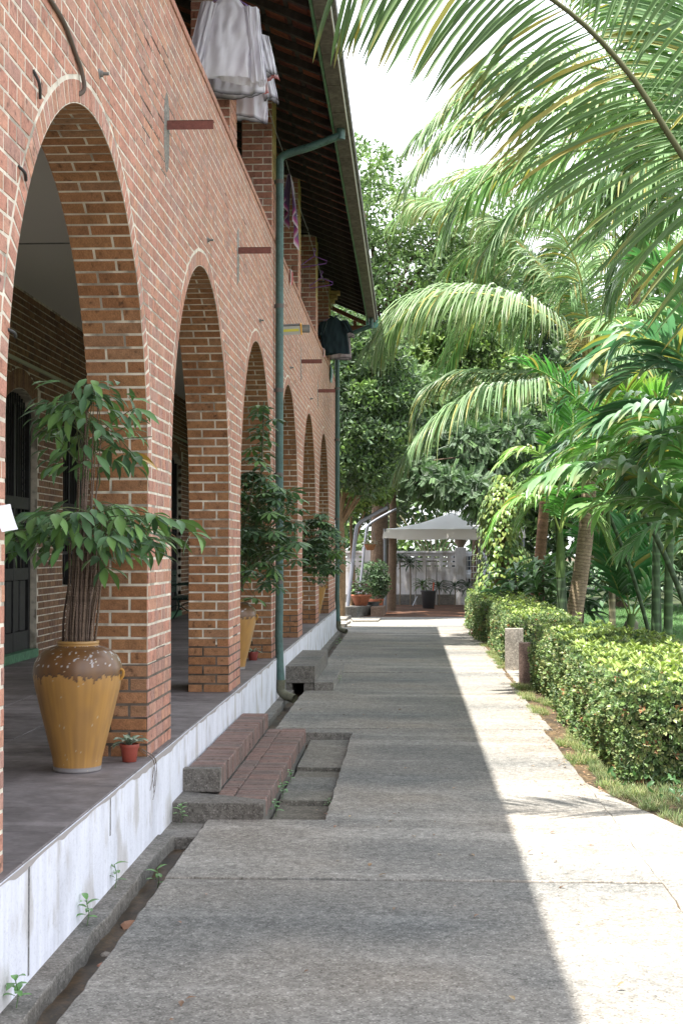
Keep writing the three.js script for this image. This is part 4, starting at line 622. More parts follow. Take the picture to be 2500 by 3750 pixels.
// ---------------------------------------------------------------- garden: hedges, stones, verge
const sprig = (n, len, wid, droop, spread, prof = [0.8, 1, 0.6, 0]) => { const b = new B(); for (let i = 0; i < n; i++) { const a = i / n * 6.28 + 0.4 * (i % 3), d = new V3(Math.cos(a) * spread, Math.sin(a) * spread, 1 - 0.25 * (i % 2)), m = 0.85 + 0.08 * ((i * 7) % 5); b.blade(new V3(0, 0, 0).addScaledVector(d, len * 0.15), d, new V3(-Math.cos(a), -Math.sin(a), 0.6), len * (0.8 + 0.1 * (i % 4)), wid, droop, [m, m, m], prof, 0.15); } return b.geo(); };
const hedgeSprig = sprig(5, 0.045, 0.022, 0.3, 1.1);
function hedge(label, x0, x1, d0, d1, h, count, seedOff) {
  const g = thing('hedge', label, 'hedge', [0, 0, 0], 'clipped hedges along the path'), P = [], cols = [[0.13, 0.225, 0.05], [0.175, 0.265, 0.065], [0.09, 0.17, 0.042], [0.065, 0.13, 0.036], [0.26, 0.30, 0.10]];
  const bulge = (x, y, d) => 0.16 * (n3(x * 2.2 + seedOff, y * 2.2, d * 1.5) - 0.5) + 0.07 * (n3(x * 7, y * 7, d * 7 + seedOff) - 0.5);
  put('twig_core', (b) => { const rows = [], N = 40; for (let k = 0; k <= N; k++) { const d = lerp(d0 + 0.1, d1 - 0.1, k / N), r = [], q = [[x0 + 0.13, 0], [x0 + 0.1, h * 0.5], [x0 + 0.14, h - 0.1], [x1 - 0.14, h - 0.1], [x1 - 0.1, h * 0.5], [x1 - 0.13, 0]]; for (const [x, y] of q) r.push(new V3(x + 0.5 * bulge(x, y, d) * (x < (x0 + x1) / 2 ? -1 : 1), y + (y > h * 0.7 ? 0.6 * bulge(x, y, d) : 0), -d)); rows.push(r); } b.skin(rows, [0.035, 0.035, 0.018]); b.skin([rows[0], rows[0].map((p) => new V3((x0 + x1) / 2, 0.3, p.z))], [0.035, 0.035, 0.018]); b.skin([rows[N].map((p) => new V3((x0 + x1) / 2, 0.3, p.z)), rows[N]], [0.035, 0.035, 0.018]); }, std([1, 1, 1], 1, { vertexColors: true, side: THREE.DoubleSide }), g);
  const L1 = d1 - d0, W = x1 - x0, areas = [L1 * h, L1 * W, L1 * h * 0.5, W * h, W * h * 0.5], tot = areas.reduce((a, b) => a + b);
  for (let i = 0; i < count; i++) {
    let r = rnd() * tot, f = 0; while (r > areas[f]) r -= areas[f++]; const u = rnd(), v = rnd(); let p, n;
    if (f === 0 || f === 2) { const x = f ? x1 : x0; p = new V3(x, v * h, -(d0 + u * L1)); n = new V3(f ? 1 : -1, 0.15, 0); if (v < 0.25 && rnd() < 0.45) continue; } else if (f === 1) { p = new V3(x0 + v * W, h, -(d0 + u * L1)); n = new V3(0, 1, 0); } else { p = new V3(x0 + u * W, v * h, -(f === 3 ? d0 : d1)); n = new V3(0, 0.15, f === 3 ? 1 : -1); }
    // rounded shoulders
    const dd = -p.z; p.addScaledVector(n, bulge(p.x, p.y, dd) - 0.10 * Math.pow(rnd(), 1.5) + 0.02); if (p.y > h - 0.12 && f !== 1) p.addScaledVector(n, -0.08 * (p.y - h + 0.12) / 0.12);
    P.push({ p, n: n.clone().add(rv().multiplyScalar(0.9)), t: rv(), s: R(0.6, 1.0) * (rnd() < 0.1 ? 1.35 : 1), c: rnd() < 0.02 ? [0.30, 0.14, 0.05] : vary(pick(cols), 0.2) });
  }
  for (let i = 0; i < count / 60; i++) { const p = new V3(R(x0 + 0.05, x1), h + R(0.0, 0.07), -R(d0, d1)); p.y += bulge(p.x, h, -p.z); P.push({ p, n: new V3(R(-0.3, 0.3), 1, R(-0.3, 0.3)), t: rv(), s: R(1.1, 1.8), c: vary([0.24, 0.33, 0.06], 0.2) }); }
  scatter('leaves', g, hedgeSprig, L.broadI, P);
  return g;
}
hedge('clipped hedge nearest the camera, beside the curved edge of the path', 1.6, 2.95, 10.75, 14.35, 0.70, 25000, 1);
hedge('low clipped hedge ending at the reddish marker stone', 1.63, 2.75, 14.2, 18.3, 0.74, 18000, 4);
hedge('clipped hedge just past the pale marker stone', 1.52, 2.55, 21.35, 27.2, 0.72, 13000, 9);
hedge('farthest clipped hedge by the creeper covered trunk', 1.35, 2.5, 27.5, 33.4, 0.74, 10000, 13);
{
  const a = slab('marker_stone', [[1.42, 21.1], [1.69, 21.12], [1.70, 21.28], [1.43, 21.26]], null, std([0.50, 0.46, 0.41], 0.9, { map: T.concrete, bumpMap: T.concreteBump, bumpScale: 0.006 }), 0.60, 0.65, 0.004); tag(a, 'pale upright concrete slab at the hedge gap', 'marker stone', 'upright stones at the hedge gap');
  const b = slab('marker_stone', [[1.435, 18.62], [1.70, 18.63], [1.70, 18.8], [1.44, 18.78]], null, std([0.36, 0.25, 0.22], 0.85, { map: T.concrete, bumpMap: T.concreteBump, bumpScale: 0.004 }), 0.55, 0.6, 0.004); tag(b, 'reddish upright stone slab at the end of the near hedge', 'marker stone', 'upright stones at the hedge gap');
}
{ // grass, weeds, fallen leaves
  const tuft = new B(); for (let i = 0; i < 9; i++) { const a = i * 2.4, t = 0.3 + 0.12 * (i % 5); tuft.blade(new V3(Math.cos(a) * 0.012, 0, Math.sin(a) * 0.012), new V3(Math.cos(a) * t, 1, Math.sin(a) * t), new V3(-Math.sin(a), 0, Math.cos(a)).cross(new V3(0, 1, 0)), 0.05 + 0.012 * (i % 4), 0.006, 0.9, [0.9 + 0.05 * (i % 3), 0.95, 0.9], [1, 0.8, 0.4, 0], 0.1); } const tg = tuft.geo(); tg.rotateX(Math.PI / 2); // +z up for scatter
  const P = [], gc = [[0.20, 0.27, 0.07], [0.26, 0.30, 0.10], [0.34, 0.31, 0.15], [0.13, 0.21, 0.05]];
  for (let i = 0; i < 5200; i++) { const d = 10 + 22 * Math.pow(rnd(), 1.5), w = d < 11.5 ? 0.6 : 0.28, x = PR + 0.0 + Math.abs(R(0, 1)) * w + (d < 11 ? (11 - d) * 0.3 : 0); if (d > 18.6 && d < 21.2 && x < 1.95) continue; if (n3(x * 5, d * 3, 7) < 0.56) continue; P.push({ p: V(x, -0.012, d), n: new V3(R(-0.25, 0.25), 1, R(-0.25, 0.25)), t: rv(), s: R(0.5, 1.2), c: vary(pick(gc), 0.2) }); }
  for (let i = 0; i < 3800; i++) { const x = R(1.45, 4.6), d = (x < 1.5 ? 10.2 : x < 1.78 ? lerp(10.1, 9.0, (x - 1.5) / 0.28) : x < 2.35 ? lerp(9.0, 8.3, (x - 1.78) / 0.57) : lerp(8.3, 7.6, Math.min(1, (x - 2.35) / 0.85))) + R(0.03, 2.2); P.push({ p: V(x, -0.015, d), n: new V3(R(-0.3, 0.3), 1, R(-0.3, 0.3)), t: rv(), s: R(0.5, 1.2), c: vary(pick([[0.10, 0.17, 0.05], [0.14, 0.2, 0.06], [0.24, 0.24, 0.11], [0.17, 0.22, 0.07]]), 0.2) }); }
  scatter('verge_grass', null, tg, L.grassI, P).userData = { kind: 'stuff', label: 'patchy grass growing along the path edge under the hedge', category: 'grass' };
  const Q = []; for (let i = 0; i < 16000; i++) { const x = R(2.5, 11), d = R(19, 46); Q.push({ p: V(x, -0.022, d), n: new V3(R(-0.3, 0.3), 1, R(-0.3, 0.3)), t: rv(), s: R(0.9, 1.7), c: vary(pick([[0.10, 0.24, 0.06], [0.12, 0.27, 0.07], [0.08, 0.2, 0.05]]), 0.15) }); }
  scatter('lawn_grass', null, tg, L.grassI, Q).userData = { kind: 'stuff', label: 'short bright lawn grass behind the hedges', category: 'grass' };
  const bl = leafShape(0.05, 0.028, 0.4, 0.2, [1, 1, 1]), W = [];
  for (let i = 0; i < 900; i++) { const d = 8.6 + R(0, 2.4), x = 1.6 + R(0, 2.2) + (10.6 - d) * 0.35; if (d < 9.3 - (x - 1.78) * 1.0 + (x < 1.78 ? (1.78 - x) * 3.9 : 0)) continue; W.push({ p: V(x, R(0, 0.09), d), n: new V3(R(-1, 1), R(0.2, 1), R(-1, 1)), t: rv(), s: R(0.7, 1.5), c: vary([0.06, 0.17, 0.04], 0.25) }); }
  scatter('ground_cover', null, bl, L.broadI, W).userData = { kind: 'stuff', label: 'low leafy weeds at the foot of the nearest hedge', category: 'weeds' };
  const D = []; for (let i = 0; i < 1300; i++) { const e = rnd() < 0.75, d = 4 + 30 * Math.pow(rnd(), 1.4), x = e ? PR + R(-0.12, 0.3) : R(-1.25, 1.3); if (e && d < 10.2) continue; if (!e && rnd() < 0.45) continue; D.push({ p: V(x, 0.012, d), n: new V3(R(-1, 1), R(-0.1, 0.15), R(-1, 1)), t: new V3(R(-0.3, 0.3), 1, R(-0.3, 0.3)), s: R(0.3, 0.9), c: vary(pick([[0.22, 0.11, 0.05], [0.30, 0.17, 0.07], [0.16, 0.09, 0.05], [0.38, 0.26, 0.12]]), 0.2) }); }
  scatter('fallen_leaves', null, bl, L.broadI, D).userData = { kind: 'stuff', label: 'scattered small dry leaves on the path', category: 'leaf litter' };
}
function weed(label, x, y, d, s, n, col = [0.11, 0.27, 0.06]) { const g = thing('weed', label, 'weed', [x, y, -d]); put('stem', (b) => b.tube(curve([new V3(0, -0.01, 0), new V3(0.01 * s, 0.06 * s, 0), new V3(0, 0.12 * s, 0.01)], 6), 0.002, 5, [0.08, 0.15, 0.05]), M.vertex, g); for (let i = 0; i < n; i++) { const a = i * 2.4, b = new B(); b.blade(new V3(0, (0.04 + 0.09 * i / n) * s, 0), new V3(Math.cos(a), R(0.1, 0.6), Math.sin(a)), new V3(0, 1, 0), R(0.05, 0.075) * s, 0.03 * s, 0.7, vary(col, 0.2), [0.8, 1, 0.7, 0], 0.15); mesh('leaf', b.geo(), L.broad, g); } }
weed('leafy weed on the drain kerb nearest the camera', -1.5, 0.0, 5.42, 1.0, 9); weed('green weed growing from the kerb below the jar platform', -1.5, 0.0, 6.62, 1.05, 8); weed('thin upright weed on the kerb against the plinth', -1.52, 0.0, 7.35, 1.1, 6, [0.13, 0.25, 0.08]);
weed('sprig growing inside the drain channel', -1.37, -0.1, 7.75, 1.0, 6); weed('clover like weed at the corner of the brick steps', -1.47, 0.0, 9.2, 0.9, 9, [0.13, 0.30, 0.06]);
weed('weed growing against the lower brick step, nearest of its row', -0.92, -0.08, 9.85, 0.9, 8, [0.12, 0.33, 0.08]); weed('weed in the middle of the row along the lower brick step', -0.92, -0.06, 10.35, 1.1, 10, [0.12, 0.33, 0.08]); weed('weed at the far end of the row along the lower brick step', -0.92, -0.05, 11.1, 0.8, 7, [0.12, 0.33, 0.08]); weed('tiny weed at the path side of the covered recess', -0.565, -0.06, 10.0, 0.6, 6); weed('grass like weed by the lower concrete step', -0.92, 0.0, 18.9, 0.8, 6, [0.16, 0.3, 0.05]); weed('weed sprouting from the drain near the corner downpipe', -1.3, -0.08, 26.8, 1.4, 7);

// ---------------------------------------------------------------- palms
const W3 = (a) => a.map(([x, y, d]) => V(x, y, d));
function frond(parent, pts, o) {
  const cv = new THREE.CatmullRomCurve3(pts), n = o.n ?? 70, t0 = o.t0 ?? 0.16, col = o.col, len = cv.getLength(), r0 = o.r ?? 0.022;
  const rach = put('frond', (b) => b.tube(cv.getPoints(30), (t) => r0 * (1 - 0.86 * t) + 0.0015, 6, (t) => o.rc ?? [0.26, 0.27, 0.08]), M.vertex, parent), b = new B();
  for (let i = 0; i <= n; i++) {
    const u = i / n, t = clamp(t0 + (1 - t0) * (u + R(-0.45, 0.45) / n), 0, 1), p = cv.getPointAt(Math.min(1, t)), T = cv.getTangentAt(Math.min(1, t)), up = new V3(0, 1, 0); if (o.tilt) up.add(o.tilt).normalize();
    const N = up.clone().addScaledVector(T, -up.dot(T)); if (N.lengthSq() < 0.02) N.set(0, 0, 1); N.normalize(); const Bn = new V3().crossVectors(T, N);
    for (const s of [-1, 1]) {
      if (rnd() < (o.gap ?? 0.03)) continue;
      const ang = lerp(o.a0 ?? 0.45, o.a1 ?? 1.05, u) + R(-0.07, 0.07), l = o.len * (0.42 + 0.58 * Math.sin(Math.PI * clamp(0.14 + 0.86 * u, 0, 1) * 0.93)) * R(0.9, 1.08), c = vary(rnd() < (o.yellow ?? 0.05) ? [0.32, 0.30, 0.05] : col.map((q, k) => q * (o.bright ?? 1.25) * (k ? 1 : 0.84)), 0.22), dr = (o.droop ?? 1) * R(0.7, 1.3) * (rnd() < 0.07 ? 2.2 : 1), yt = rnd() < (o.tip ?? 0.3);
      const dir = Bn.clone().multiplyScalar(s * Math.cos(ang)).addScaledVector(T, Math.sin(ang)).addScaledVector(N, (o.lift ?? 0.2) + R(-0.1, 0.1));
      const q = o.separate ? new B() : b;
      q.blade(p, dir, N.clone().addScaledVector(Bn, s * R(0, 0.5)).add(rv().multiplyScalar(0.25)), l, o.wid * R(0.85, 1.1), dr, (v) => (yt && v > 0.6 ? [lerp(c[0], 0.34, (v - 0.6) * 1.6), lerp(c[1], 0.26, (v - 0.6) * 1.4), c[2]] : c), o.prof ?? [0.8, 1, 0.95, 0.7, 0], o.fold ?? 0.35);
      if (o.separate) mesh('leaflet', q.geo(), o.mat ?? L.palm, rach);
    }
  }
  if (!o.separate) mesh('leaflets', b.geo(), o.mat ?? L.palm, rach, 'stuff');
  return rach;
}
function arcFrond(c, az, el, len, drop) { // rises from the crown and bends over under its weight
  const pts = [], p = c.clone(); let e = el; for (let i = 0; i < 6; i++) { pts.push(p.clone()); p.add(new V3(Math.cos(az) * Math.cos(e), Math.sin(e), Math.sin(az) * Math.cos(e)).multiplyScalar(len / 5)); e -= drop / 5; } return pts;
}
function ringTrunk(b, pts, r0, r1, c, ring, step) { const cv = new THREE.CatmullRomCurve3(pts), n = Math.round(cv.getLength() / step) * 5, P = cv.getPoints(n); b.tube(P, (t) => { const k = Math.round(t * n); return lerp(r0, r1, t) * (k % 5 ? 1 : 1.05) * (1 + 0.5 * Math.exp(-t * n * 0.06) * (r0 > 0.1 ? 0.6 : 0.1)); }, 14, (t) => (Math.round(t * n) % 5 ? vary(c, 0.12) : vary(ring, 0.12))); }
function coconut(label, base, crown, r, fronds, extra, o) {
  const g = thing('coconut_palm', label, 'palm tree', [base[0], 0, -base[1]], 'coconut palms in the garden'), off = V(base[0], 0, base[1]), rel = (pts) => pts.map((p) => p.clone().sub(off)), C = V(...crown).sub(off);
  put('trunk', (b) => ringTrunk(b, [new V3(0, -0.05, 0), new V3(C.x * 0.75, C.y * 0.4, C.z * 0.4), C.clone().add(new V3(0, -0.3, 0))], r * 1.08, r * 0.8, [0.40, 0.32, 0.22], [0.25, 0.19, 0.13], 0.075), M.bark, g);
  put('crown_shaft', (b) => { for (let i = 0; i < 9; i++) { const a = i * 2.4; b.tube(curve([C.clone().add(new V3(Math.cos(a) * 0.06, -0.55, Math.sin(a) * 0.06)), C.clone().add(new V3(Math.cos(a) * 0.13, -0.15, Math.sin(a) * 0.13)), C.clone().add(new V3(Math.cos(a) * 0.16, 0.25, Math.sin(a) * 0.16))], 6), (t) => 0.07 - 0.045 * t, 7, vary([0.22, 0.19, 0.07], 0.2)); } }, M.vertex, g);
  const base0 = { len: 1.1, wid: 0.034, droop: 1.7, col: [0.13, 0.225, 0.06], n: 105, r: 0.026, ...o };
  fronds.forEach(([pts, p]) => frond(g, rel(W3(pts)), { ...base0, ...p }));
  extra.forEach(([az, el, len, drop]) => frond(g, arcFrond(C, az, el, len, drop), { ...base0, n: 64 }));
  return [g, C];
}
{
  const [g, C] = coconut('coconut palm with pale ringed trunk and green nuts below its crown', [3.02, 27], [3.46, 5.55, 27], 0.15, [
    [[[3.39, 5.58, 27.0], [2.34, 6.30, 26.8], [1.16, 6.59, 26.7], [0.19, 6.42, 26.8], [-0.49, 5.78, 27.0]], { n: 175, col: [0.19, 0.25, 0.10], droop: 2.0, len: 1.75, a0: 0.25, a1: 0.85, rc: [0.42, 0.38, 0.12] }],
    [[[3.33, 5.29, 27.0], [2.37, 4.89, 26.6], [1.34, 4.70, 26.3], [0.53, 4.14, 26.2], [-0.02, 3.44, 26.2]], { n: 160, droop: 1.9, len: 1.5, a0: 0.25, a1: 0.85, col: [0.14, 0.22, 0.075] }],
    [[[3.37, 5.28, 27.3], [2.18, 5.21, 28.0], [1.13, 5.28, 28.5], [0.47, 4.97, 28.6], [0.20, 4.42, 28.6]], { col: [0.08, 0.14, 0.045], tip: 0.8, droop: 1.9, len: 1.15 }],
    [[[3.46, 5.65, 27.0], [3.19, 6.93, 26.6], [2.81, 7.63, 26.3], [2.48, 7.82, 26.0]], { n: 80, len: 1.0, droop: 1.2, col: [0.2, 0.28, 0.11] }],
    [[[3.46, 5.68, 27.2], [2.68, 7.13, 27.6], [1.76, 8.13, 28.0], [0.80, 8.60, 28.3], [-0.07, 8.85, 28.6]], { n: 130, droop: 1.9, len: 1.2, col: [0.17, 0.24, 0.09], rc: [0.40, 0.34, 0.12] }],
    [[[3.46, 5.68, 27.2], [2.9, 7.0, 28.2], [2.2, 7.8, 29], [1.5, 8.0, 29.5], [0.95, 7.7, 29.8]], { n: 110, droop: 2 }],
    [[[3.46, 5.6, 27.2], [2.7, 6.5, 28], [1.9, 6.7, 28.8], [1.2, 6.3, 29.2], [0.8, 5.6, 29.5]], { n: 110, droop: 2 }],
  ], [[-0.4, 0.9, 3.4, 1.9], [0.5, 0.7, 3.3, 1.8], [-1.3, 0.8, 3.2, 1.8], [1.4, 0.5, 3, 1.8], [-0.9, 0.2, 3, 1.4], [0.1, 1.25, 3.2, 1.3]], {});
  for (let i = 0; i < 6; i++) { const s = new THREE.SphereGeometry(0.1, 14, 10); s.scale(0.9, 1.15, 0.9); const a = 1.2 + i * 0.9; s.translate(C.x + Math.cos(a) * 0.24, C.y - 0.38 - 0.14 * (i % 2), C.z + Math.sin(a) * 0.24); mesh('coconut', s, std([0.20, 0.27, 0.07], 0.5), g); }
  put('flower_stalk', (b) => { for (let i = 0; i < 26; i++) { const a = 2.2 + R(-0.7, 0.7), p = C.clone().add(new V3(-0.05, R(-0.25, 0.35), 0.08)); b.tube(curve([p, p.clone().add(new V3(-R(0.15, 0.3), R(-0.05, 0.1), 0.1)), p.clone().add(new V3(-R(0.3, 0.5), -R(0, 0.18), R(0, 0.2)))], 6), 0.007, 4, [0.38, 0.30, 0.12]); } }, M.vertex, g, 'stuff');
}
coconut('tall coconut palm behind the others with dark slim trunk', [3.5, 33], [4.64, 7.61, 29], 0.14, [
  [[[4.64, 7.66, 29.0], [4.14, 8.52, 28.6], [3.01, 9.20, 28.2], [1.92, 9.27, 28.0], [1.05, 8.69, 27.8]], { n: 140, len: 1.35, droop: 2.0, col: [0.19, 0.28, 0.09] }],
  [[[4.64, 7.66, 29.0], [3.70, 8.60, 29.4], [2.82, 8.66, 29.6], [2.10, 8.25, 29.8], [1.54, 7.55, 30.0]], { n: 130, len: 1.25, droop: 1.9, col: [0.18, 0.27, 0.09] }],
  [[[4.64,7.66,29.00],[3.49,8.96,29.00],[2.17,9.48,29.20],[0.95,9.43,29.40],[-0.08,8.75,29.60]], { n: 140, len: 1.3, droop: 1.9, col: [0.18, 0.26, 0.095] }],
  [[[4.69, 7.77, 29.0], [4.64, 9.06, 29.0], [4.21, 10.07, 29.0], [3.49, 10.59, 29.0]], { n: 105 }],
  [[[4.64, 7.61, 29.0], [3.96, 8.12, 29.3], [3.21, 8.08, 29.6], [2.67, 7.56, 29.8]], { n: 110, droop: 2 }],
  [[[4.7, 7.7, 29.0], [4.9, 8.9, 28.6], [4.9, 9.9, 28.2], [4.5, 10.6, 27.8]], { n: 105 }],
], [[-0.4, 0.9, 3.6, 1.9], [0.5, 0.7, 3.5, 1.8], [-1.3, 0.8, 3.4, 1.8], [1.3, 0.6, 3.4, 1.8], [2.2, 0.3, 3.2, 1.6], [2.9, 0.0, 3.2, 1.3], [-2.6, 0.1, 3.2, 1.4]], {});
coconut('coconut palm whose feathery fronds fill the upper middle of the picture', [4.3, 18], [4.08, 6.76, 18], 0.14, [
  [[[4.08, 6.83, 18.0], [3.06, 7.44, 17.6], [1.87, 7.73, 17.4], [0.96, 7.51, 17.3], [0.26, 6.89, 17.2]], { n: 135, len: 1.2, droop: 1.7, col: [0.18, 0.24, 0.10], rc: [0.40, 0.36, 0.16] }],
  [[[4.08, 6.76, 18.0], [3.2, 6.98, 18.3], [2.36, 7.0, 18.6], [1.50, 6.9, 18.8], [0.85, 6.55, 19.0], [0.58, 6.1, 19]], { n: 130, len: 1.15, droop: 1.8, col: [0.16, 0.25, 0.08] }],
  [[[4.08,6.83,18.00],[2.76,7.08,17.20],[1.57,7.02,16.80],[0.66,6.73,16.60],[0.15,6.23,16.50]], { n: 135, len: 1.15, droop: 1.7, col: [0.18, 0.25, 0.09] }],
  [[[4.08,6.76,18.00],[3.09,6.33,17.40],[2.14,6.11,17.00],[1.41,5.81,16.80],[0.98,5.33,16.70]], { n: 120, len: 1.1, droop: 1.8, col: [0.16, 0.25, 0.08] }],
  [[[4.08, 6.90, 18.0], [3.64, 7.77, 17.8], [3.07, 8.36, 17.6], [2.37, 8.70, 17.4]], { n: 110 }],
  [[[4.11, 6.62, 18.0], [3.54, 6.38, 18.4], [3.05, 5.90, 18.6], [2.74, 5.21, 18.7]], { n: 110 }],
  [[[4.08, 6.8, 18.0], [3.5, 6.85, 17.4], [2.95, 6.5, 17.0], [2.5, 5.85, 16.8]], { n: 110, droop: 1.8 }],
  [[[4.08, 6.8, 18.0], [3.7, 7.5, 18.6], [3.1, 7.8, 19.2], [2.5, 7.6, 19.6]], { n: 110 }],
], [[-0.4, 0.9, 3.4, 1.8], [0.6, 0.7, 3.4, 1.8], [1.5, 0.6, 3.2, 1.8], [-1.4, 0.7, 3.2, 1.8]], {});
coconut('coconut palm off to the side whose big dark frond hangs over the path', [3.3, 9.4], [2.85, 3.4, 9.5], 0.13, [
  [[[2.8, 3.3, 9.4], [2.49, 3.45, 9.3], [2.12, 3.80, 9.2], [1.73, 4.24, 9.0], [1.38, 4.74, 8.9], [1.03, 5.07, 8.8], [0.68, 5.26, 8.7], [0.26, 5.36, 8.6], [-0.12, 5.36, 8.6], [-0.42, 5.27, 8.6]], { bright: 1, n: 98, len: 1.15, wid: 0.03, droop: 0.55, lift: -0.08, a0: 0.1, a1: 0.62, col: [0.085, 0.15, 0.03], yellow: 0.08, tip: 0.3, r: 0.027, rc: [0.07, 0.075, 0.03], separate: true, t0: 0.08, tilt: new V3(0, -0.55, 1.2), mat: L.palmDark }],
  [[[2.85, 3.5, 9.5], [2.36, 4.6, 9.8], [2.16, 5.3, 10.0], [1.85, 5.9, 10.2], [1.3, 6.3, 10.3]], { n: 80, len: 1.0, wid: 0.04, droop: 0.8, bright: 1, col: [0.08, 0.165, 0.03], tilt: new V3(0, -0.5, 0.8), mat: L.palmDark }],
  [[[2.86, 3.5, 9.6], [2.5, 4.5, 10.2], [2.3, 5.4, 11.0], [2.15, 6.1, 11.6]], { n: 80, len: 1.0, wid: 0.04, droop: 0.8, bright: 1, col: [0.08, 0.165, 0.03], tilt: new V3(0, -0.5, 0.8), mat: L.palmDark }],
], [[0.4, 0.7, 2.8, 1.6], [-0.5, 0.5, 2.8, 1.5], [1.2, 0.5, 2.6, 1.6]], {});

function areca(name, label, category, base, crown, r, fronds, extra, o, group) {
  const g = thing(name, label, category, [base[0], 0, -base[1]], group), off = V(base[0], 0, base[1]), C = V(...crown).sub(off);
  put('trunk', (b) => ringTrunk(b, [new V3(0, -0.05, 0), new V3(C.x * 0.5, C.y * 0.5, C.z * 0.5), C.clone().add(new V3(0, -0.35, 0))], r, r * 0.9, o.tc ?? [0.04, 0.065, 0.03], (o.tc ?? [0.04, 0.065, 0.03]).map((q) => q * 2), 0.2), M.vertex, g);
  put('crown_shaft', (b) => b.tube(curve([C.clone().add(new V3(0, -0.75, 0)), C.clone().add(new V3(0, -0.45, 0)), C.clone()], 8), (t) => r * (1.05 + 0.5 * Math.sin(t * 2.6)) * (1 - 0.55 * t), 10, [0.075, 0.13, 0.035]), M.vertex, g);
  const b0 = { mat: L.areca, bright: 1.5, len: 0.55, wid: 0.055, droop: 0.9, n: 26, r: 0.016, t0: 0.2, col: [0.075, 0.19, 0.03], a0: 0.5, a1: 1.0, fold: 0.3, prof: [0.75, 1, 0.95, 0.6, 0], lift: 0.25, rc: [0.2, 0.28, 0.07], tip: 0.22, yellow: 0.03, ...o };
  fronds.forEach(([pts, p]) => frond(g, W3(pts).map((q) => q.sub(off)), { ...b0, ...p })); extra.forEach(([az, el, len, drop]) => frond(g, arcFrond(C, az, el, len, drop), b0)); return g;
}
const AG = 'slender palms behind the hedge';
areca('areca_palm', 'leafy palm just behind the near hedge with fronds crossing at mid height', 'palm tree', [4.0, 19.2], [3.95, 2.75, 19.2], 0.05, [], [[3.1, 0.9, 2.1, 1.5], [2.7, 0.6, 2.0, 1.2], [-2.8, 0.7, 2.0, 1.3], [2.3, 0.9, 1.9, 1.5], [3.3, 0.4, 1.9, 0.9], [1.6, 1.0, 1.9, 1.6], [2.9, 1.2, 2.1, 1.6], [-2.4, 1.1, 1.9, 1.6], [0.6, 0.9, 1.8, 1.6]], { n: 30, len: 0.66, wid: 0.07, col: [0.13, 0.26, 0.04], droop: 1.1, tip: 0.3 }, 'slender palms behind the hedge');
areca('areca_palm', 'lime green palm in front of the pale coconut trunk', 'palm tree', [4.3, 25.2], [3.45, 2.75, 24.8], 0.035, [], [[3.1, 0.9, 1.9, 1.8], [2.6, 0.6, 1.9, 1.7], [-2.8, 0.7, 1.8, 1.7], [2.2, 0.9, 1.8, 1.8], [3.3, 0.3, 1.8, 1.6], [1.6, 0.9, 1.8, 1.8], [1.0, 0.7, 1.7, 1.7], [-2.2, 1.1, 1.8, 1.6]], { n: 30, len: 0.55, wid: 0.05, col: [0.15, 0.25, 0.05], droop: 1.1, tip: 0.35 }, 'slender palms behind the hedge');
areca('areca_palm', 'bushy dark palm at the back of the lawn behind the young palm', 'palm tree', [5.3, 30.5], [5.25, 2.6, 30.5], 0.06, [], [[3.1, 0.9, 2.2, 1.7], [2.6, 0.5, 2.1, 1.5], [-2.7, 0.6, 2.1, 1.6], [2.2, 0.9, 2.0, 1.6], [3.4, 1.2, 2.2, 1.4], [1.5, 1.0, 2.0, 1.6], [0.4, 0.8, 2.0, 1.5], [-1.2, 0.8, 2.0, 1.5], [2.9, 0.0, 2.0, 1.0]], { n: 32, len: 0.66, wid: 0.065, col: [0.09, 0.2, 0.045], droop: 1.1 }, 'slender palms behind the hedge');
areca('areca_palm', 'small palm on a green ringed stem whose two fronds bow over the hedge', 'palm tree', [2.55, 24], [2.54, 2.05, 24], 0.07, [
  [[[2.54, 2.05, 24.0], [2.31, 2.55, 23.9], [1.93, 2.64, 23.8], [1.53, 2.32, 23.8], [1.32, 1.91, 23.8]], { n: 34, len: 0.5, wid: 0.04, col: [0.12, 0.25, 0.03], droop: 1.2 }],
  [[[2.54, 2.05, 24.0], [2.68, 2.37, 24.0], [2.91, 2.46, 24.0], [3.18, 2.19, 24.0], [3.36, 1.73, 24.0]], { n: 30, len: 0.55, col: [0.16, 0.24, 0.06], droop: 1.3 }],
], [[1.4, 1.2, 1.3, 1.5], [-1.0, 1.0, 1.3, 1.5]], {}, AG);
areca('areca_palm', 'palm with upright bright fronds above the creeper covered trunk', 'palm tree', [2.75, 25.2], [2.58, 3.1, 25], 0.07, [
  [[[2.56, 3.12, 25.0], [2.25, 3.44, 24.8], [1.92, 3.48, 24.7], [1.59, 3.24, 24.7]], { n: 24, len: 0.5, wid: 0.05, col: [0.2, 0.28, 0.07] }],
  [[[2.60, 3.16, 25.0], [2.56, 3.74, 25.0], [2.44, 4.03, 25.0]], { n: 24, droop: 0.3, len: 0.5, col: [0.06, 0.18, 0.02] }],
  [[[2.60, 3.16, 25.0], [2.87, 3.75, 25.2], [2.88, 4.24, 25.3], [2.65, 4.55, 25.4]], { n: 34, droop: 0.4, len: 0.62, wid: 0.06, col: [0.07, 0.2, 0.025] }],
  [[[2.60, 3.16, 25.0], [3.0, 3.5, 24.8], [3.3, 3.6, 24.7], [3.6, 3.35, 24.6]], { n: 26, col: [0.06, 0.13, 0.05] }],
], [[0.6, 0.9, 1.4, 1.4], [-0.8, 0.7, 1.3, 1.3]], {}, AG);
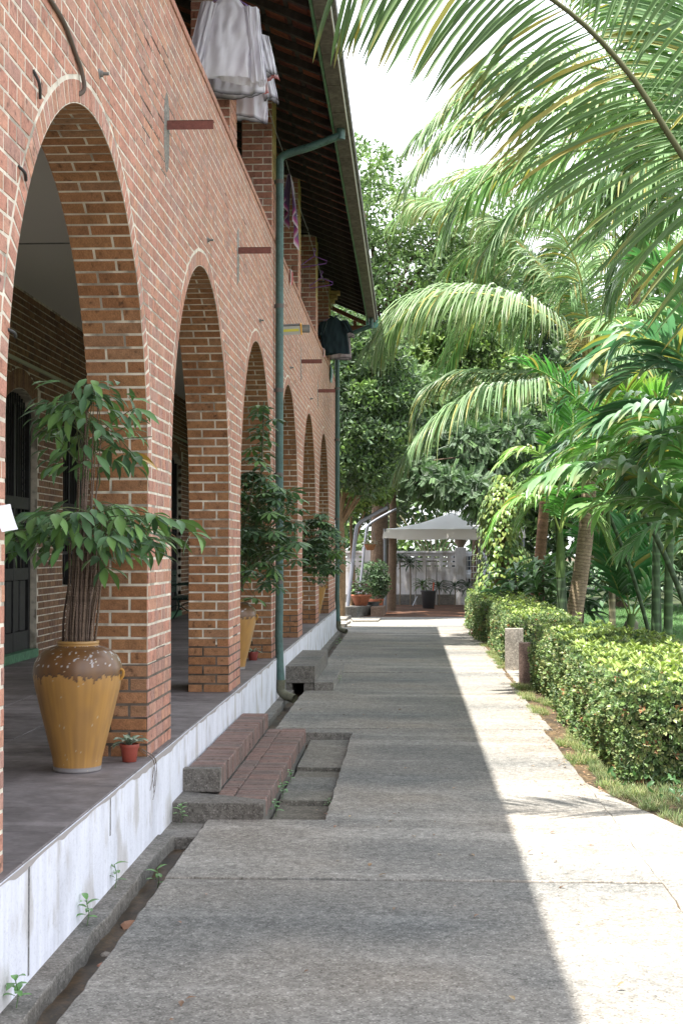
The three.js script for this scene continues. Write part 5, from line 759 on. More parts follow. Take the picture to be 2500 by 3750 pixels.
areca('areca_palm', 'taller palm with stiff upright fronds in front of the coconut crown', 'palm tree', [4.6, 22.1], [3.25, 3.35, 22], 0.045, [
  [[[3.25, 3.33, 22.0], [2.65, 3.98, 21.8], [2.10, 4.43, 21.7], [1.68, 4.59, 21.6]], { n: 40, len: 0.6, wid: 0.06, droop: 0.45, col: [0.055, 0.17, 0.025], t0: 0.3 }],
  [[[3.29, 3.33, 22.0], [3.34, 3.75, 22.0], [3.34, 4.20, 22.0]], { n: 30, len: 0.7, wid: 0.07, droop: 0.35, col: [0.2, 0.3, 0.04] }],
  [[[3.25, 3.33, 22.0], [2.99, 3.94, 22.2], [2.68, 4.26, 22.4], [2.43, 4.06, 22.5]], { n: 34, len: 0.6, droop: 0.8, col: [0.045, 0.12, 0.04] }],
  [[[3.25, 3.33, 22.0], [2.9, 3.5, 21.8], [2.5, 3.4, 21.7], [2.15, 3.1, 21.6]], { n: 30, len: 0.6, col: [0.05, 0.10, 0.05], droop: 0.7 }],
  [[[3.29, 3.33, 22.0], [3.6, 3.8, 21.8], [3.85, 4.1, 21.6], [4.1, 4.1, 21.5]], { n: 34, len: 0.65, wid: 0.065, droop: 0.5, col: [0.12, 0.24, 0.03] }],
], [[0.5, 1.0, 1.8, 1.2], [-0.6, 0.9, 1.6, 1.3]], {}, AG);
areca('areca_palm', 'dark glossy palm at the picture edge with wide shiny leaflets', 'palm tree', [3.6, 15], [3.15, 3.25, 15], 0.08, [
  [[[3.16, 3.37, 15.0], [2.78, 3.80, 14.8], [2.37, 3.93, 14.7], [1.97, 3.69, 14.6]], { n: 28, len: 0.78, wid: 0.085, droop: 0.8, col: [0.065, 0.15, 0.06] }],
  [[[3.15, 3.22, 15.0], [2.91, 3.59, 15.2], [2.58, 3.70, 15.3], [2.19, 3.50, 15.4]], { n: 28, len: 0.75, wid: 0.08, droop: 0.9, col: [0.05, 0.11, 0.05] }],
  [[[3.15, 3.17, 15.0], [2.76, 3.25, 14.7], [2.36, 3.18, 14.5], [2.02, 3.01, 14.4]], { n: 26, len: 0.78, wid: 0.085, droop: 0.7, col: [0.05, 0.13, 0.04] }],
  [[[3.15, 3.3, 15.0], [2.95, 4.0, 14.9], [2.75, 4.5, 14.8], [2.5, 4.7, 14.7]], { n: 26, len: 0.7, wid: 0.07, droop: 0.6, col: [0.06, 0.16, 0.035] }],
  [[[3.15, 3.1, 15.0], [2.9, 3.0, 15.4], [2.6, 2.75, 15.6], [2.4, 2.4, 15.7]], { n: 24, len: 0.6, wid: 0.07, droop: 0.8, col: [0.05, 0.12, 0.04] }],
], [[1.2, 0.7, 1.6, 1.4], [0.3, 0.8, 1.6, 1.4]], { separate: true }, AG);
areca('areca_palm', 'clump palm at the picture edge with long arching sunlit fronds', 'palm tree', [3.4, 15.6], [3.36, 1.65, 15.5], 0.06, [
  [[[3.36, 1.65, 15.5], [2.86, 2.23, 15.3], [2.33, 2.58, 15.2], [1.80, 2.60, 15.1], [1.45, 2.49, 15.0]], { n: 26, len: 0.78, wid: 0.11, droop: 1.5, col: [0.11, 0.2, 0.07], t0: 0.25 }],
  [[[3.36, 1.65, 15.5], [3.00, 2.10, 15.7], [2.51, 2.25, 15.8], [2.08, 2.22, 15.9]], { n: 26, len: 0.75, wid: 0.075, droop: 1.2, col: [0.15, 0.25, 0.07] }],
  [[[3.36, 1.65, 15.5], [3.10, 2.53, 15.3], [2.85, 2.84, 15.2], [2.49, 2.89, 15.1]], { n: 28, len: 0.75, wid: 0.08, droop: 1.1, col: [0.11, 0.22, 0.05] }],
  [[[3.36, 1.65, 15.5], [3.07, 1.91, 15.2], [2.64, 2.03, 15.0], [2.28, 1.77, 14.9]], { n: 22, len: 0.6, wid: 0.05, droop: 1.2, col: [0.07, 0.16, 0.04] }],
  [[[3.36, 1.65, 15.5], [3.3, 2.3, 15.9], [3.1, 2.8, 16.1], [2.8, 3.0, 16.3]], { n: 26, len: 0.65, wid: 0.07, droop: 0.7, col: [0.11, 0.22, 0.03] }],
], [[1.3, 0.8, 1.6, 1.4]], { separate: true, tip: 0.4 }, AG);
areca('young_palm', 'young palm on the lawn with broad dark green leaves fanning up in a vee', 'palm tree', [4.58, 29.6], [4.56, 0.45, 29.5], 0.12, [
  [[[4.56, 0.3, 29.5], [4.2, 1.15, 29.4], [3.85, 1.85, 29.2], [3.4, 2.0, 29.0]], { n: 30, len: 1.0, wid: 0.1, droop: 0.5, col: [0.05, 0.16, 0.03], t0: 0.25 }],
  [[[4.56, 0.3, 29.5], [4.78, 1.25, 29.4], [4.95, 2.15, 29.2]], { n: 28, len: 1.0, wid: 0.1, droop: 0.3, col: [0.05, 0.17, 0.03], t0: 0.25 }],
  [[[4.56, 0.3, 29.5], [4.4, 1.25, 29.2], [4.45, 2.25, 29.0]], { n: 28, len: 0.95, wid: 0.1, droop: 0.3, col: [0.04, 0.15, 0.035], t0: 0.25 }],
  [[[4.56, 0.3, 29.5], [5.05, 1.15, 29.2], [5.55, 1.95, 29.0]], { n: 28, len: 0.95, wid: 0.1, droop: 0.4, col: [0.06, 0.19, 0.03], t0: 0.25 }],
], [], { tc: [0.1, 0.1, 0.06] }, null);
for (const [x, d, h, c, l] of [[4.63, 32.7, 3.4, [0.13, 0.12, 0.07], 'slim grey green palm stem in the middle of the lawn'], [4.51, 26.4, 3.2, [0.04, 0.07, 0.03], 'dark green ringed palm stem beside the young palm'], [4.36, 24.3, 3.4, [0.05, 0.085, 0.035], 'bright green ringed palm stem with dry sheath at its foot']]) areca('areca_palm', l, 'palm tree', [x, d], [x + R(-0.1, 0.1), h, d], 0.075, [], [[2.6, 0.9, 1.9, 1.7], [-2.7, 0.8, 1.9, 1.6], [1.6, 0.9, 1.9, 1.7], [0.3, 0.8, 1.9, 1.7], [-1.2, 0.9, 1.8, 1.7], [3.2, 0.2, 1.8, 1.2]], { tc: c, n: 28, len: 0.6, wid: 0.06, col: [0.09, 0.2, 0.035] }, AG);
// ---------------------------------------------------------------- shrubs, creeper, trees
function strapPlant(name, label, x, y, d, n, len, wid, col, stemH, group, cat = 'shrub', low = false) {
  const g = thing(name, label, cat, [x, y, -d], group); if (stemH) put('stem', (b) => b.tube(curve([new V3(0, -0.02, 0), new V3(0.02, stemH * 0.5, 0.01), new V3(0, stemH, 0)], 6), 0.02, 6, [0.16, 0.13, 0.09]), M.vertex, g);
  for (let i = 0; i < n; i++) { const a = i * 2.4, k = (i / n), b = new B(), el = lerp(1.4, -0.1, k); b.blade(new V3(low ? R(-0.15, 0.15) : 0, low ? stemH * (1 - 0.75 * k) : stemH - 0.1 * k, low ? R(-0.15, 0.15) : 0), new V3(Math.cos(a), low ? R(-0.1, 1.1) : el, Math.sin(a)), new V3(0, 1, 0).addScaledVector(new V3(Math.cos(a), 0, Math.sin(a)), -0.3), len * R(0.75, 1.15), wid * R(0.85, 1.15), 1.5, vary(col, 0.22), [0.7, 1, 0.9, 0.6, 0], 0.3); mesh('leaf', b.geo(), L.broad, g); }
  return g;
}
for (const [x, d, n, len, h, c, l] of [[2.25, 30.2, 34, 0.62, 0.75, [0.07, 0.17, 0.05], 'broad leaved shrub between the creeper and the brown trunk'], [2.75, 29.4, 38, 0.65, 0.85, [0.10, 0.22, 0.055], 'sunlit broad leaved shrub below the thick dark trunk'], [3.1, 31.5, 34, 0.65, 0.9, [0.05, 0.14, 0.04], 'dark broad leaved shrub behind the green ringed stem'], [3.75, 31.0, 30, 0.6, 0.7, [0.045, 0.12, 0.035], 'dark shrub just beyond the pale coconut trunk'], [2.0, 31.8, 30, 0.6, 0.5, [0.05, 0.14, 0.04], 'low broad leaved shrub at the foot of the creeper'], [6.2, 36, 34, 0.7, 0.9, [0.05, 0.13, 0.04], 'dark shrub at the back of the lawn'], [5.2, 37, 34, 0.7, 0.8, [0.05, 0.13, 0.04], 'low dark shrub behind the slim lawn stem'], [4.9, 20.5, 22, 0.55, 0.5, [0.04, 0.12, 0.035], 'dark leafy shrub at the picture edge beside the lawn']]) strapPlant('broadleaf_shrub', l, x, 0, d, Math.round(n * 1.9), len, 0.13, c, h * 1.75, 'broad leaved shrubs beside the palms', 'shrub', true);
{ // creeper covered trunk
  const g = thing('creeper_trunk', 'tree stump column smothered in yellow green heart leaved creeper', 'creeper', [2.12, 0, -33]);
  put('trunk', (b) => b.tube(curve([new V3(0, -0.05, 0), new V3(0.03, 1.5, 0), new V3(0.1, 3.3, 0)], 10), 0.16, 10, [0.16, 0.11, 0.07]), M.bark, g);
  const heart = leafShape(0.13, 0.095, 0.4, 0.15, [1, 1, 1], [1, 0.95, 0.7, 0.35, 0]), P = [];
  for (let i = 0; i < 2300; i++) { const a = R(0, 6.28), y = 3.5 * Math.pow(rnd(), 0.85), r = (0.22 + 0.42 * n3(Math.cos(a) * 1.7, y * 1.9, Math.sin(a) * 1.7)) * (y > 2.9 ? 1 - (y - 2.9) * 0.9 : 1) * R(0.8, 1.15) + (y < 1.2 ? (1.2 - y) * 0.3 : 0); P.push({ p: new V3(0.05 + r * Math.cos(a), y, r * Math.sin(a)), n: new V3(Math.cos(a) * 0.6 + R(-0.4, 0.4), -0.9, Math.sin(a) * 0.6 + R(-0.4, 0.4)), t: new V3(Math.cos(a), 0.5, Math.sin(a)), s: R(0.7, 1.2), c: vary(pick([[0.12, 0.22, 0.035], [0.19, 0.27, 0.04], [0.07, 0.15, 0.03], [0.14, 0.22, 0.04], [0.22, 0.28, 0.05]]), 0.2) }); }
  scatter('leaves', g, heart, L.broadI, P);
}
const mangoSprig = sprig(6, 0.19, 0.055, 0.7, 1.3), smallSprig = sprig(8, 0.1, 0.045, 0.5, 1.2), featherSprig = (() => { const b = new B(); for (let i = 0; i < 10; i++) for (const s of [-1, 1]) b.blade(new V3(0, 0, 0.03 * i), new V3(s, -0.2, 0.45), new V3(0, 1, 0), 0.085, 0.026, 0.4, [0.9, 0.95, 0.9], [0.9, 1, 0], 0.1); return b.geo(); })();
function tree(name, label, x, d, th, tr, clumps, count, geo, cols, scale, group, o = {}) {
  const g = thing(name, label, 'tree', [x, 0, -d], group), bc = o.bark ?? [0.17, 0.12, 0.085], tot = clumps.reduce((s, c) => s + c[3] ** 2, 0), top = new V3(o.lean ?? 0, th, 0);
  put('trunk', (b) => { b.tube(curve([new V3(0, -0.1, 0), new V3(0.1 * top.x + 0.05, th * 0.5, 0.05), top], 10), (t) => tr * (1.15 - 0.55 * t), 10, bc); for (const c of clumps) { const e = new V3(c[0], c[1], c[2]); b.tube(curve([top.clone().setY(th * R(0.7, 0.98)), top.clone().lerp(e, 0.5).add(rv().multiplyScalar(0.25 * c[3])), e], 8), (t) => tr * 0.42 * (1 - 0.85 * t), 6, bc); for (let k = 0; k < 3; k++) b.tube([e.clone().lerp(top, 0.25), e.clone().addScaledVector(rv(), c[3] * 0.8)], (t) => tr * 0.14 * (1 - 0.8 * t), 4, bc); } }, M.bark, g);
  const P = []; for (const c of clumps) { const n = Math.round(count * c[3] ** 2 / tot); for (let i = 0; i < n; i++) { const v = rv(), k = c[3] * lerp(0.35, 1, Math.pow(rnd(), 0.5)) * (0.72 + 0.56 * n3(v.x * 2.4 + c[0], v.y * 2.4 + c[1], v.z * 2.4)); P.push({ p: new V3(c[0] + v.x * k, c[1] + v.y * k * 0.85, c[2] + v.z * k), n: v.clone().add(rv().multiplyScalar(0.8)).add(new V3(0, o.hang ?? -0.2, 0)), t: rv(), s: scale * R(0.7, 1.3), c: vary(pick(cols), 0.22) }); } }
  scatter('crown', g, geo, L.treeI, P); return g;
}
const gMid = [[0.12, 0.22, 0.05], [0.15, 0.26, 0.055], [0.09, 0.17, 0.045]], gDark = [[0.06, 0.125, 0.045], [0.08, 0.155, 0.05], [0.05, 0.10, 0.04]], gLite = [[0.17, 0.28, 0.05], [0.21, 0.32, 0.06], [0.12, 0.22, 0.05]];
const BT = 'trees beyond the end of the path';
tree('mango_tree', 'airy tall tree standing against the white sky past the roof end', -0.9, 43, 8.5, 0.26, [[-0.8, 13.2, 0, 1.5], [0.2, 11.6, 0.4, 1.5], [1.5, 11.4, 0, 1.2], [-0.7, 10.6, 0.3, 1.4], [0.9, 9.9, 0.5, 1.3], [-1.7, 12, -0.5, 1.4], [2.3, 10.4, -0.6, 1.0], [-0.2, 9.0, 0.4, 1.4], [1.9, 9.2, 0.2, 1.0], [-1.9, 9.8, 0, 1.3], [2.6, 11.6, -0.4, 1.1], [3.3, 10.6, -0.5, 1.1], [2.9, 9.4, -0.3, 1.2], [3.9, 11.8, -0.6, 0.9]], 4200, mangoSprig, gMid, 1.05, BT);
tree('dark_tree', 'dense dark tree crown behind the coconut fronds', 2.6, 50, 7, 0.25, [[-0.6, 11.6, 0, 1.6], [0.8, 11.2, 0, 1.5], [-1.6, 10.6, 0.3, 1.2], [2.2, 10.2, 0, 1.8], [0.4, 9.6, 0.8, 1.8], [3.5, 9.0, 0, 1.8]], 3600, mangoSprig, gDark, 1.1, BT);
tree('leafy_tree', 'leafy green tree touching the far corner of the building', -1.75, 36.5, 3.0, 0.11, [[0.3, 7.3, 0, 0.9], [1.0, 6.7, 0.3, 0.9], [-0.2, 6.4, 0.5, 0.9], [0.6, 5.7, 0.4, 1.0], [1.5, 5.7, 0.2, 0.8], [0.1, 4.9, 0.6, 0.9], [1.1, 4.6, 0.4, 0.9], [0.2, 4.0, 0.6, 0.8], [1.8, 4.7, 0, 0.7], [0.8, 3.7, 0.5, 0.7]], 5200, mangoSprig, [...gMid, ...gDark], 0.85, BT, { bark: [0.25, 0.17, 0.10] });
tree('leafy_tree', 'small tree with bright lime leaves over the bent grey poles', -1.55, 38.6, 2.2, 0.07, [[0.3, 3.7, 0.4, 0.55], [0.75, 3.4, 0.5, 0.45], [0.1, 3.2, 0.5, 0.5], [0.9, 3.9, 0.2, 0.4]], 1500, smallSprig, gLite, 1.15, BT, { bark: [0.25, 0.17, 0.10] });
tree('feather_leaved_tree', 'tree with dark feathery sprays drooping in front of the white canopy', 2.9, 40.6, 4.4, 0.1, [[-1.2, 4.7, 0.4, 0.75], [-2.0, 4.9, 0.3, 0.6], [-0.6, 4.1, 0.5, 0.7], [-1.3, 3.7, 0.9, 0.5], [-0.5, 3.3, 0.9, 0.5], [0, 4.9, 0.2, 0.9], [-2.7, 4.6, 0.7, 0.4], [-2.6, 3.7, 2.0, 0.5], [-1.9, 3.5, 2.2, 0.6], [-1.1, 3.25, 2.2, 0.65], [-0.6, 2.9, 2.0, 0.55], [-2.9, 4.1, 1.6, 0.6]], 3800, featherSprig, [...gDark, [0.10, 0.2, 0.05]], 1.0, BT, { hang: -0.7 });
tree('feather_leaved_tree', 'dark feather leaved tree hanging over the end of the drain', -0.5, 41.5, 5.4, 0.12, [[-0.5, 6.6, 0, 1.1], [0.6, 6.2, 0, 1.0], [0.1, 5.3, 0.4, 1.0], [1.2, 5.3, 0, 0.9], [-0.9, 5.2, 0.3, 0.9], [1.9, 6.1, -0.4, 1.0], [0.6, 4.5, 0.7, 0.6], [-0.5, 4.3, 0.8, 0.6]], 4600, featherSprig, [...gMid, [0.06, 0.14, 0.04]], 0.9, BT, { hang: -0.6 });
tree('leafy_tree', 'mid green tree filling the gap left of the coconut trunk', 2.2, 47, 4, 0.18, [[-1.2, 7.4, 0, 1.5], [0.6, 7.6, 0, 1.5], [-0.2, 6.0, 0.4, 1.4], [1.6, 6.2, 0, 1.4], [-1.6, 5.8, 0.2, 1.2], [0.4, 4.8, 0.6, 1.1], [1.9, 4.6, 0.4, 1.2], [-2.2, 8.2, 0, 1.4], [-0.4, 8.8, 0, 1.5]], 5200, smallSprig, [...gMid, ...gLite], 1.9, BT);
tree('leafy_tree', 'broad green tree at the back of the lawn', 6.5, 44, 4, 0.2, [[-1.5, 5.6, 0, 2], [1, 5.9, 0, 2], [-0.5, 3.9, 0.8, 1.8], [2, 3.8, 0.8, 1.9], [-2.4, 3.6, 0.5, 1.5], [0, 7.6, 0, 2], [-2.6, 2.2, 0.5, 1.2], [0.4, 2.0, 1, 1.3], [2.6, 1.9, 1, 1.3]], 5200, smallSprig, [...gMid, ...gDark], 2.2, BT);
tree('leafy_tree', 'tree seen between the far palms at the picture edge', 10, 40, 4, 0.2, [[-1.5, 5.6, 0, 2], [1, 5.9, 0, 2], [-0.5, 3.9, 0.8, 1.9], [-2.2, 8, 0, 2], [-0.2, 8.4, 0, 2], [-2.2, 2.6, 0.6, 1.6], [0.5, 2.0, 1, 1.4]], 3800, smallSprig, [...gMid, ...gDark], 2.4, BT);
tree('dark_tree', 'dark tree in the shade behind the boundary wall', -3.2, 52, 4, 0.2, [[0, 6, 0, 2.2], [2, 6.5, 0, 2.2], [1, 4.2, 0.5, 1.9], [3, 4.4, 0.5, 1.9], [2, 9, 0, 2.2], [4.4, 8.2, 0, 2.2], [0, 9, 0, 2]], 4200, mangoSprig, gDark, 1.5, BT);
{ // far wood
  const P = []; for (let i = 0; i < 15000; i++) { const x = R(-14, 34), y = 12.5 * Math.pow(rnd(), 0.8), d = 62 + R(0, 6) - 2.5 * n3(x * 0.5, y * 0.5, 3), lim = 10.2 + 2.6 * n3(x * 0.35, 2, 5); if (y > lim || n3(x * 0.7, y * 0.7, 9) < 0.2) continue; P.push({ p: V(x, y, d), n: new V3(R(-1, 1), R(-0.8, 0.6), 1), t: rv(), s: R(2.2, 4.2), c: vary(pick([...gDark, ...gMid]), 0.2) }); }
  scatter('background_woods', null, smallSprig, L.treeI, P).userData = { kind: 'stuff', label: 'solid mass of distant trees closing the view', category: 'woods' };
}
// bamboo stems over the wall
for (let i = 0; i < 9; i++) { const x = 0.1 + i * 0.17, g = tag(put('bamboo_stem', (b) => b.tube(curve([V(x, 0.2, 47.5), V(x + 0.1 - 0.08 * (i - 4), 1.6, 47.4), V(x + 0.25 * (i - 3.2), 2.9, 47.2)], 8), 0.025, 6, (t) => (Math.round(t * 8) % 2 ? [0.2, 0.2, 0.11] : [0.28, 0.27, 0.16])), M.vertex), 'slanting bamboo stem rising behind the boundary wall', 'bamboo', 'bamboo stems behind the wall'); }

// ---------------------------------------------------------------- the shelter, wall and gate at the end
{
  const g = thing('canopy_shelter', 'white peaked canvas canopy on grey steel posts at the end of the path', 'canopy', [1.3, 0, -43]), hx = 2.0, hz = 2.2, ye = 2.36, yp = 2.9;
  put('canvas', (b) => { const rows = [], N = 16; for (let j = 0; j <= N; j++) { const r = []; for (let i = 0; i <= N; i++) { const u = i / N * 2 - 1, v = j / N * 2 - 1, m = Math.max(Math.abs(u), Math.abs(v)), s = 1 - m; r.push(new V3(u * hx, ye + (yp - ye) * (0.75 * s + 0.25 * s * s) - 0.05 * Math.sin(Math.PI * m) + 0.012 * Math.sin(u * 17) * m, v * hz)); } rows.push(r); } b.skin(rows, [0.9, 0.91, 0.92]); }, L.cloth, g);
  for (const [a, c] of [[[-1, -1], [1, -1]], [[1, -1], [1, 1]], [[1, 1], [-1, 1]], [[-1, 1], [-1, -1]]]) put('valance', (b) => { const rows = []; for (let k = 0; k <= 3; k++) { const r = []; for (let i = 0; i <= 24; i++) { const t = i / 24; r.push(new V3(lerp(a[0], c[0], t) * (hx + 0.012 * k + 0.012 * Math.sin(t * 40) * k / 3), ye - k * 0.085 - (k === 3 ? 0.03 * Math.abs(Math.sin(t * Math.PI * 2)) : 0), lerp(a[1], c[1], t) * (hz + 0.012 * k + 0.01 * Math.sin(t * 37 + 2) * k / 3))); } rows.push(r); } b.skin(rows, [0.72, 0.70, 0.67]); }, L.cloth, g);
  for (const [x, z] of [[-1, -1], [1, -1], [-1, 1], [1, 1], [0.48, -1]]) put('post', (b) => b.tube([new V3(x * (hx - 0.03), -0.02, z * (hz - 0.03)), new V3(x * (hx - 0.03), ye + 0.01, z * (hz - 0.03))], 0.045, 12), std([0.16, 0.17, 0.19], 0.5, { metalness: 0.3 }), g);
  for (const z of [-1, 1]) put('beam', (b) => b.tube([new V3(-hx + 0.03, ye - 0.04, z * (hz - 0.03)), new V3(hx - 0.03, ye - 0.04, z * (hz - 0.03))], 0.025, 8), M.grey, g);
}
{
  const w = thing('boundary_wall', 'white rendered wall with rows of vent slots closing the yard', 'wall', [0, 0, -46]); const m = std([0.62, 0.62, 0.62], 0.9, { map: T.plaster });
  boxAt('lower_wall', m, w, -3.6, 1.5, 0, 1.12, 0, 0.14, 0.005); boxAt('base_course', M.concreteDark, w, -3.6, 1.5, -0.05, 0.33, -0.025, -0.002, 0.004);
  for (let k = 0; k < 4; k++) boxAt('band', m, w, -3.6, 1.5, 1.121 + k * 0.145, 1.121 + k * 0.145 + 0.1, 0.005, 0.135, 0.003);
  for (let k = 0; k < 3; k++) for (let x = -3.6; x < 1.5; x += 0.27) boxAt('vent_block', m, w, x, Math.min(1.5, x + 0.11), 1.2212 + k * 0.145, 1.2655 + k * 0.145, 0.008, 0.132, 0.001);
  boxAt('coping', m, w, -3.62, 1.5, 1.657, 1.73, -0.04, 0.18, 0.008);
  for (const x of [-1.32, 1.68]) { boxAt('pier', m, w, x - 0.18, x + 0.18, -0.05, 1.84, -0.05, 0.24, 0.01); }
  const gt = thing('metal_gate', 'white barred metal gate with spiked top beside the wall pier', 'gate', [1.9, 0, -46]); const gm = std([0.55, 0.56, 0.58], 0.5, { metalness: 0.2 });
  for (let i = 0; i <= 26; i++) put('upright', (b) => b.tube([new V3(i * 0.095, 0.05, 0), new V3(i * 0.095, i % 2 ? 1.62 : 1.78, 0)], i % 4 ? 0.008 : 0.014, 6), gm, gt);
  for (let k = 0; k < 9; k++) boxAt('rail', gm, gt, -0.03, 2.52, 0.08 + k * 0.19, 0.1 + k * 0.19, 0.012, 0.026, 0.002);
  boxAt('sheet', std([0.5, 0.51, 0.53], 0.6), gt, -0.03, 2.52, 0.05, 0.62, 0.03, 0.035, 0.001);
}
{ // pale pickup behind the gate
  const g = thing('pickup_truck', 'pale blue white pickup cab parked behind the gate', 'truck', [2.05, 0, -49.2]); const m = std([0.55, 0.58, 0.63], 0.35), gl = std([0.03, 0.04, 0.05], 0.12), bk = M.blackPlastic;
  const s = new THREE.Shape([[-0.85, 0.45], [-0.9, 0.9], [-0.82, 1.02], [-0.7, 1.05], [-0.6, 1.55], [-0.5, 1.66], [0.5, 1.66], [0.6, 1.55], [0.7, 1.05], [0.82, 1.02], [0.9, 0.9], [0.85, 0.45]].map((p) => new THREE.Vector2(...p)));
  const e = new THREE.ExtrudeGeometry(s, { depth: 1.7, bevelEnabled: true, bevelSize: 0.04, bevelThickness: 0.05, bevelSegments: 3 }); e.translate(0, 0, -1.8); mesh('body', e, m, g);
  put('windscreen', (b) => b.poly([new V3(-0.58, 1.08, -0.035), new V3(0.58, 1.08, -0.035), new V3(0.5, 1.55, -0.035), new V3(-0.5, 1.55, -0.035)]), gl, g);
  boxAt('bonnet', m, g, -0.82, 0.82, 0.5, 1.0, -0.75, 0.02, 0.06); boxAt('grille', bk, g, -0.5, 0.5, 0.62, 0.82, -0.77, -0.752, 0.004); boxAt('bumper', m, g, -0.86, 0.86, 0.36, 0.52, -0.86, -0.76, 0.03);
  for (const x of [-0.66, 0.66]) { boxAt('headlight', M.white, g, x - 0.13, x + 0.13, 0.66, 0.82, -0.775, -0.753, 0.006); put('wheel', (b) => b.tube([new V3(x * 1.12 - 0.1, 0.33, 0.3), new V3(x * 1.12 + 0.1, 0.33, 0.3)], 0.33, 20), bk, g); boxAt('mirror', m, g, x * 1.45 - 0.06, x * 1.45 + 0.06, 1.05, 1.3, 0.1, 0.16, 0.02); }
}
{
  const g = thing('waste_bin', 'tall black plastic bin under the canopy with a red handle inside', 'bin', [0.6, 0, -43]);
  mesh('bin_body', new THREE.LatheGeometry([[0.001, 0.01], [0.17, 0], [0.225, 0.5], [0.245, 0.505], [0.245, 0.54], [0.215, 0.54], [0.165, 0.05], [0.001, 0.04]].map((p) => new THREE.Vector2(...p)), 28), std([0.022, 0.022, 0.024], 0.5, { side: THREE.DoubleSide }), g);
  put('handle', (b) => b.tube([new V3(0.1, 0.1, 0.05), new V3(0.16, 0.78, 0.08)], 0.018, 8, [0.5, 0.08, 0.03]), M.vertex, g);
}
strapPlant('potted_palm', 'leafy plant standing behind the black bin', 0.42, 0.35, 44.2, 26, 0.42, 0.06, [0.07, 0.16, 0.04], 0.35, null, 'plant');
for (const [x, h, l] of [[-0.28, 1.5, 'tall thin stemmed dragon plant against the white wall, with the drooping dark head'], [0.05, 1.35, 'second thin stemmed dragon plant beside the taller one']]) strapPlant('dragon_plant', l, x, 0, 45.4, 30, 0.5, 0.06, [0.035, 0.08, 0.035], h, null, 'plant');
for (const [x, l] of [[1.45, 'dark strap leaved plant at the wall pier'], [1.85, 'dark strap leaved plant in front of the gate post'], [0.95, 'low strap leaved plant against the white wall']]) strapPlant('strap_leaf_plant', l, x, 0, 44.9, 30, 0.5, 0.05, [0.035, 0.085, 0.035], 0.62, null, 'plant');
{
  const g = thing('pipe_rack', 'upright grey steel pipe frame leaning by the white wall', 'frame', [0.55, 0, -44.9]); const m = std([0.24, 0.23, 0.22], 0.5, { metalness: 0.4 });
  for (const x of [-0.33, 0.0, 0.33]) put('upright', (b) => b.tube([new V3(x, 0.03, 0), new V3(x, 1.42, 0)], 0.022, 8), m, g);
  put('top_rail', (b) => b.tube([new V3(0, 1.42, 0), new V3(0.33, 1.42, 0)], 0.022, 8), m, g); put('foot', (b) => b.tube([new V3(-0.42, 0.02, 0.3), new V3(-0.28, 0.3, 0.05)], 0.018, 6), M.steel, g); put('foot', (b) => b.tube([new V3(0.24, 0.3, 0.05), new V3(0.1, 0.02, 0.3)], 0.018, 6), M.steel, g);
}
// bent steel poles of the lean-to frame
for (const [dx, d, l] of [[0, 38, 'bent pale steel pole nearest the building corner'], [0.22, 39.6, 'thinner bent pale steel pole behind the first']]) tag(put('bent_pole', (b) => b.tube(curve([V(-1.62 + dx, 0.24, d), V(-1.5 + dx, 1.3, d), V(-1.4 + dx, 2.2, d), V(-1.36 + dx, 2.4, d), V(-1.24 + dx, 2.52, d), V(-0.76 + dx, 2.8, d), V(-0.55 + dx, 2.9, d)], 40), dx ? 0.035 : 0.05, 10), std([0.24, 0.25, 0.30], 0.5, { metalness: 0.3 })), l, 'pole', 'bent poles of the lean-to');
// raised bed with pots
tag(slab('planting_bed', [[-3.2, 37.2], [-1.38, 37.4], [-1.0, 38.8], [-1.05, 41], [-3.2, 41]], null, M.concreteDark, 0.26, 0.3, 0.05), 'rough raised masonry bed below the bent poles', 'planter');
{
  const g = thing('terracotta_planter', 'wide terracotta planter with large green leaves on the masonry bed', 'planter', [-1.28, 0.262, -38.4]);
  mesh('pot', new THREE.LatheGeometry([[0.001, 0.01], [0.16, 0], [0.26, 0.24], [0.29, 0.25], [0.29, 0.3], [0.25, 0.3], [0.24, 0.25], [0.001, 0.24]].map((p) => new THREE.Vector2(...p)), 28), std([0.42, 0.15, 0.08], 0.75, { side: THREE.DoubleSide, map: T.brick }), g);
  for (let i = 0; i < 34; i++) { const a = i * 2.4, b = new B(), k = i / 34; b.blade(new V3(Math.cos(a) * 0.08, 0.3 + 0.35 * k, Math.sin(a) * 0.08), new V3(Math.cos(a), R(0, 0.5), Math.sin(a)), new V3(0, 1, 0), R(0.2, 0.3), 0.2, 0.9, vary(i % 6 === 0 ? [0.3, 0.06, 0.07] : i % 3 ? [0.13, 0.26, 0.06] : [0.22, 0.34, 0.08], 0.15), [0.85, 1, 0.7, 0], 0.15); mesh('leaf', b.geo(), L.broad, g); }
}
{
  const g = thing('terracotta_pot', 'round terracotta pot with a dark bushy shrub behind the canopy post', 'potted plant', [-0.92, 0.0, -40.2]);
  mesh('pot', new THREE.LatheGeometry([[0.001, 0.01], [0.15, 0], [0.21, 0.32], [0.23, 0.33], [0.23, 0.38], [0.2, 0.38], [0.001, 0.33]].map((p) => new THREE.Vector2(...p)), 24), std([0.40, 0.13, 0.07], 0.75, { side: THREE.DoubleSide }), g);
  const P = []; for (let i = 0; i < 420; i++) { const v = rv(), k = Math.pow(rnd(), 0.5); const w = 0.5 + n3(v.x * 2 + 5, v.y * 2, v.z * 2); P.push({ p: new V3(v.x * 0.42 * k * w, 0.9 + v.y * 0.55 * k * w, v.z * 0.42 * k * w), n: v.clone().add(rv().multiplyScalar(0.6)), t: rv(), s: R(0.7, 1.1), c: vary(pick(gDark), 0.2) }); } scatter('foliage', g, smallSprig, L.treeI, P);
}
